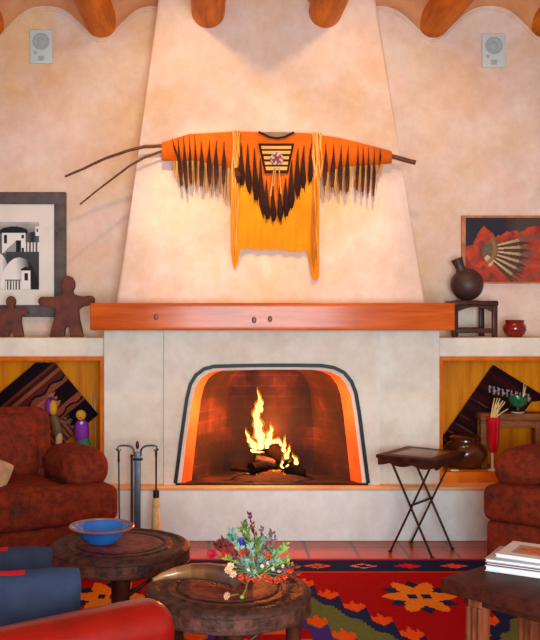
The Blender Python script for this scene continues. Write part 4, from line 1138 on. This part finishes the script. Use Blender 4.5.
def book(z, th, w, d, dx, dy, rz, cover, page, lab, art=None):
    c_ = Vector((1.045, 3.845, 0))+Vector((dx, dy, 0))
    t = thing('book', lab, 'book', (c_.x, c_.y, z), rz, 'books stacked on the side table')
    mb = MB(); mb.bx(0, w, 0, d, 0, .003, r=.001); mb.bx(0, w, 0, d, th-.003, th, r=.001); mb.bx(w-.004, w, 0, d, 0, th, r=.0015)
    mb.build('cover', cover, t, False)
    MB().bx(.004, w-.003, .004, d-.004, .003, th-.003, r=.001).build('pages', page, t, False)
    if art: MB().sheet(60, 60, lambda u, v: (lerp(.0, w-.004, u), lerp(0, d, v), th+.0004), art, .0004, off=(0, 0, -1)).build('cover_art', M['print'], t, False, sharp=0)
pgm = mat('book_pages', C(228, 232, 238), C(208, 214, 222), .8, 0, 40, (1, 1, 30))
cw = mat('cover_white', C(222, 226, 234), None, .35); cr = mat('cover_maroon', C(120, 34, 34), None, .4); cg = mat('cover_grey', C(176, 172, 176), None, .35)
def cover(u, v):
    if .18 < u < .82 and .22 < v < .78:
        r = math.hypot((u-.5)/.26, (v-.5)/.2)
        if r < 1: return C(206, 110, 60) if noise.noise(Vector((u*9, v*9, 0))) > -.15 else C(170, 70, 40)
        return C(150, 140, 130)
    return C(206, 206, 204)
zb_ = H2+.011
book(zb_, .022, .27, .23, 0, 0, math.radians(-31), cw, pgm, 'thick white book at the bottom of the stack')
book(zb_+.0225, .010, .265, .225, .004, .003, math.radians(-31), cr, pgm, 'thin maroon book second from the bottom of the stack')
book(zb_+.033, .014, .265, .225, .002, .004, math.radians(-30), cg, pgm, 'grey covered book third from the bottom of the stack')
book(zb_+.0475, .014, .25, .24, .045, .02, math.radians(-33), cw, pgm, 'pale book on top of the stack with an orange picture on its cover', cover)

# ------------------------------------------------------------------ kilim rug
RX0, RX1, RY0, RY1 = -1.35, 2.4, 2.6, 6.107
cR_, cN, cO, cGd, cGr, cP = C(158, 6, 18), C(24, 40, 86), C(224, 88, 22), C(222, 140, 34), C(98, 112, 60), C(66, 46, 128)
PER = 1.66; XC = 1.10
def star8(dx, dy, s):   # eight pointed kilim star
    a, b = abs(dx)/s, abs(dy)/s
    return (a+b < .62) or (a < .17+.0 and b < .0) or (a < 1.0 and b < .34*(1-a)+.06) or (b < 1.0 and a < .34*(1-b)+.06)
def rug(u, v):
    x, y = lerp(RX0, RX1, u), lerp(RY1, RY0, v)
    dt = min(RY1-y, y-RY0); ds = min(x-RX0, RX1-x); e = min(dt, ds)
    if e < .022: return C(168, 58, 26)
    if e < .31:
        q = (x if dt < ds else y); p = ((q-.62+.135) % .27)-.135; m = int(math.floor((q-.62+.135)/.27)) % 4
        h = e-.17
        if e < .035: return cR_
        if e > .285: return C(186, 66, 26)
        mc = (cO, C(200, 150, 130), C(196, 36, 24), cO)[m]
        a, b = abs(p)/.085, abs(h)/.055
        if a+b < .55: return cN if m == 1 else (cGr if m == 0 else mc)
        if a+b < 1 and not (.62 < a+b < .70): return mc
        return cN
    # field
    xx = ((x-XC+PER/2) % PER)-PER/2; ax = abs(xx)
    ym = y if y > 4.0 else 8.0-y
    W = .107
    k = math.floor((ax-.4255)/W); axc = .479+W*k; lx = ax-axc
    hy = ym-(4.43+1.98*axc); al_ = abs(lx)
    low = -.105+1.5*al_; top_ = max(.105-4.2*al_, .060-3.5*abs(al_-.040), .02)
    if hy > low:
        if hy < top_ and axc > .02: return cO
        sx, sy = xx/.185, (ym-5.33)/.275
        r = math.hypot(sx, sy); th = math.atan2(sy, sx)
        def st8(r, th, o):
            q = ((th+o+PI/6) % (PI/3))/(PI/3); q = 1-abs(q-.5)*2      # 1 on a point, 0 in a notch
            return r < lerp(.46, 1.0, q)
        if st8(r*.90, th, 0):
            if abs(abs(xx)-.035) < .022 and abs(sy) < .13: return cN
            return cGd
        if st8(r*.92, th, PI/6): return cN
        return cR_
    dl = ym-(4.43+1.98*ax)
    if dl > -.25+.03*math.cos(lx/W*2*PI): return cN
    if dl > -.50+.035*math.cos(lx/W*2*PI): return cGr
    h2 = hy+.66
    if h2 > low and h2 < max(top_, .03): return cO
    if h2 > low-.02: return cGr
    if h2 > -.34: return cP
    return (cR_, cO, cR_, cN, cGr)[int((-.34-h2)/.14) % 5]
o = MB().sheet(300, 280, lambda u, v: (lerp(RX0, RX1, u), lerp(RY1, RY0, v), .009), rug, .008, off=(0, 0, -1)).build('rug', M['cloth_attr'], sharp=0)
tag(o, 'red kilim rug with navy border and gold stars on the tile floor', 'rug')

# ------------------------------------------------------------------ fire
Yf = 6.88; zf = ZB+.010
def log(a, b, Y0, Y1, r, m_, lab, z=None):
    p, q = at(a[0], a[1], Y0), at(b[0], b[1], Y1)
    p.z = max(p.z, zf+r); q.z = max(q.z, zf+r)
    pts = [p.lerp(q, i/8)+Vector((0, 0, .006*noise.noise(Vector((i*.8, r*100, a[0]))))) for i in range(9)]
    o = MB().tube(pts, [r*(1+.12*noise.noise(Vector((i, a[0], 1)))) for i in range(9)], 14, wob=.15).build('fire_log', m_)
    tag(o, lab, 'log', 'logs burning in the fireplace')
log((251, 468), (272, 466), 6.82, 6.98, .036, M['char'], 'charred round log at the left front of the fire, its end towards the room')
log((257, 459), (276, 463), 6.96, 6.90, .030, M['birch'], 'pale grey log lying under the tallest flame')
log((264, 444), (288, 464), 7.0, 6.84, .040, M['char'], 'dark thick log sloping down to the right through the flames')
log((284, 472), (306, 473), 6.86, 6.84, .030, M['char'], 'low black log at the right end of the fire')
log((231, 469), (252, 471), 6.80, 6.84, .014, M['char'], 'thin charred stick pointing left on the firebox floor')
mb = MB()
pc = at(272, 473, 6.9)
mb.lathe([(.30, -.004), (.27, .012), (.2, .028), (.1, .04), (0, .044)], (pc.x, 6.9, zf), 40, fn=lambda p: Vector((p.x+.03*noise.noise(p*9), p.y*.75+6.9*.25, p.z+.014*noise.noise(p*22))))
tag(mb.build('ash_bed', M['ash']), 'bed of grey ash and embers under the logs', 'ash', None, 'stuff')
mb = MB()
for i in range(40):
    a = random.uniform(0, 2*PI); r = random.uniform(.02, .15)
    mb.ell((pc.x+r*1.3*math.cos(a), 6.88+r*.6*math.sin(a), zf+.040-.10*r+random.uniform(-.004, .004)), (random.uniform(.008, .02), .012, .010), 7, 5, col=random.choice((C(255, 90, 10), C(230, 50, 6), C(255, 140, 40))))
tag(mb.build('embers', M['ember']), 'glowing orange embers between the logs', 'embers', None, 'stuff')
fl = thing('fire', 'bright yellow and orange flames rising from the logs', 'flames', (at(266, 0, 6.9).x, 6.9, zf+.05))
def tongue(pts, w, Y0):
    for nm, kk, m_ in (('flame_core', 1.0, M['flame_core']), ('flame', 1.55, M['flame_rim'])):
        P_ = []; 
        for (a, b), (c, d) in zip(pts, pts[1:]):
            for i in range(4): P_.append((lerp(a, c, i/4), lerp(b, d, i/4)))
        P_.append(pts[-1]); m = len(P_)
        path = [at(a+.7*math.sin(i*1.3+w), b-(3*(i/(m-1)) if kk > 1 else 0), Y0+.012*math.sin(i)) for i, (a, b) in enumerate(P_)]
        rad = [w*kk*Y0/F*interp(i/(m-1), [(0, .55), (.2, 1), (.45, .75), (.7, .45), (.9, .22), (1, .05)])*(1+.25*math.sin(i*1.9+w*3)) for i in range(m)]
        if nm == 'flame_core': cf = lambda t, k: mixc((1, .62, .16, 1), (1, .36, .05, 1), t)
        else: cf = lambda t, k: mixc((1, .34, .03, 1), (1, .14, .01, 1), t)
        MB().tube(path, rad, 10, flat=.6, colf=cf).build(nm, m_, fl)
tongue([(261, 449), (260, 436), (257, 422), (256.5, 410), (259.5, 402), (258, 390)], 4.3, 6.93)
tongue([(267, 448), (269, 438), (271.5, 430), (271, 425)], 3.2, 6.92)
tongue([(256, 449), (252, 443), (248, 438), (246, 430)], 3.0, 6.90)
tongue([(261, 412), (261.5, 404), (260.5, 396)], 1.8, 6.92)
tongue([(272, 442), (278, 441), (283, 446), (286, 437)], 2.2, 6.92)
tongue([(284, 452), (284, 446), (285, 438)], 2.0, 6.90)
tongue([(287, 466), (286, 459), (288, 452), (290.5, 446)], 2.9, 6.84)
tongue([(297, 464), (295.5, 460), (292.5, 455)], 2.0, 6.83)
tongue([(283, 468), (282, 463), (283, 459)], 1.7, 6.83)
tongue([(250, 450), (257, 452), (265, 452)], 1.5, 6.86)

# ------------------------------------------------------------------ light
def lamp(name, kind, loc, energy, col, **kw):
    l = bpy.data.lights.new(name, kind); l.energy = energy; l.color = col
    for k, v in kw.items(): setattr(l, k, v)
    o = bpy.data.objects.new(name, l); COLL.objects.link(o); o.location = loc
    return o
def aim(o, p):
    o.rotation_euler = (Vector(p)-o.location).to_track_quat('-Z', 'Y').to_euler()
warm = (1, .65, .26)
# ceiling spots hung between the beams: wide washes and a tighter pair added to brighten the shirt and lower breast
for x, y, e, tx, tz, sz, bl_ in ((-.30, 5.5, 47, -.15, 2.5, 100, .8), (1.045, 5.5, 38, .9, 2.5, 100, .8), (-1.25, 5.5, 8, -1.4, 2.1, 90, 1), (2.0, 5.5, 13, 2.1, 2.1, 90, 1),
                            (-.22, 5.5, 102, -.03, 2.20, 36, .9), (.96, 5.5, 90, .72, 2.08, 36, .9)):
    s = lamp('spot_lamp', 'SPOT', (x, y, 3.62), e, warm, spot_size=math.radians(sz), spot_blend=bl_, shadow_soft_size=.035); aim(s, (tx, 6.76, tz))
lamp('fire_light', 'POINT', at(262, 424, 6.84), 42, (1, .19, .025), shadow_soft_size=.06)
lamp('fire_light', 'POINT', at(272, 428, 7.03), 7, (1, .19, .025), shadow_soft_size=.05)
a = lamp('front_fill', 'AREA', (.64, -.9, 1.32), 340, (.80, .95, .99), shape='RECTANGLE', size=2.2, size_y=2.2); aim(a, (.64, 6.5, 1.3))  # unseen area lamp added behind the camera for cool fill; no window built
w = bpy.data.worlds.new('World'); SC.world = w; w.use_nodes = True
bg = w.node_tree.nodes['Background']; bg.inputs[0].default_value = (.9, .93, 1, 1); bg.inputs[1].default_value = .4

# ------------------------------------------------------------------ camera
cam = bpy.data.cameras.new('Camera'); co = bpy.data.objects.new('Camera', cam); COLL.objects.link(co)
co.location = (0, 0, EYE); co.rotation_euler = (PI/2, 0, 0)
cam.sensor_fit = 'HORIZONTAL'; cam.sensor_width = 36; cam.lens = 36*F/540
cam.shift_x = (270-PX)/540; cam.shift_y = (PY-320)/540
cam.clip_start = .05; cam.clip_end = 100
SC.camera = co
SC.view_settings.view_transform = 'Standard'; SC.view_settings.look = 'None'
SC.view_settings.exposure = 0.12; SC.view_settings.gamma = 1; SC.view_settings.use_curve_mapping = False
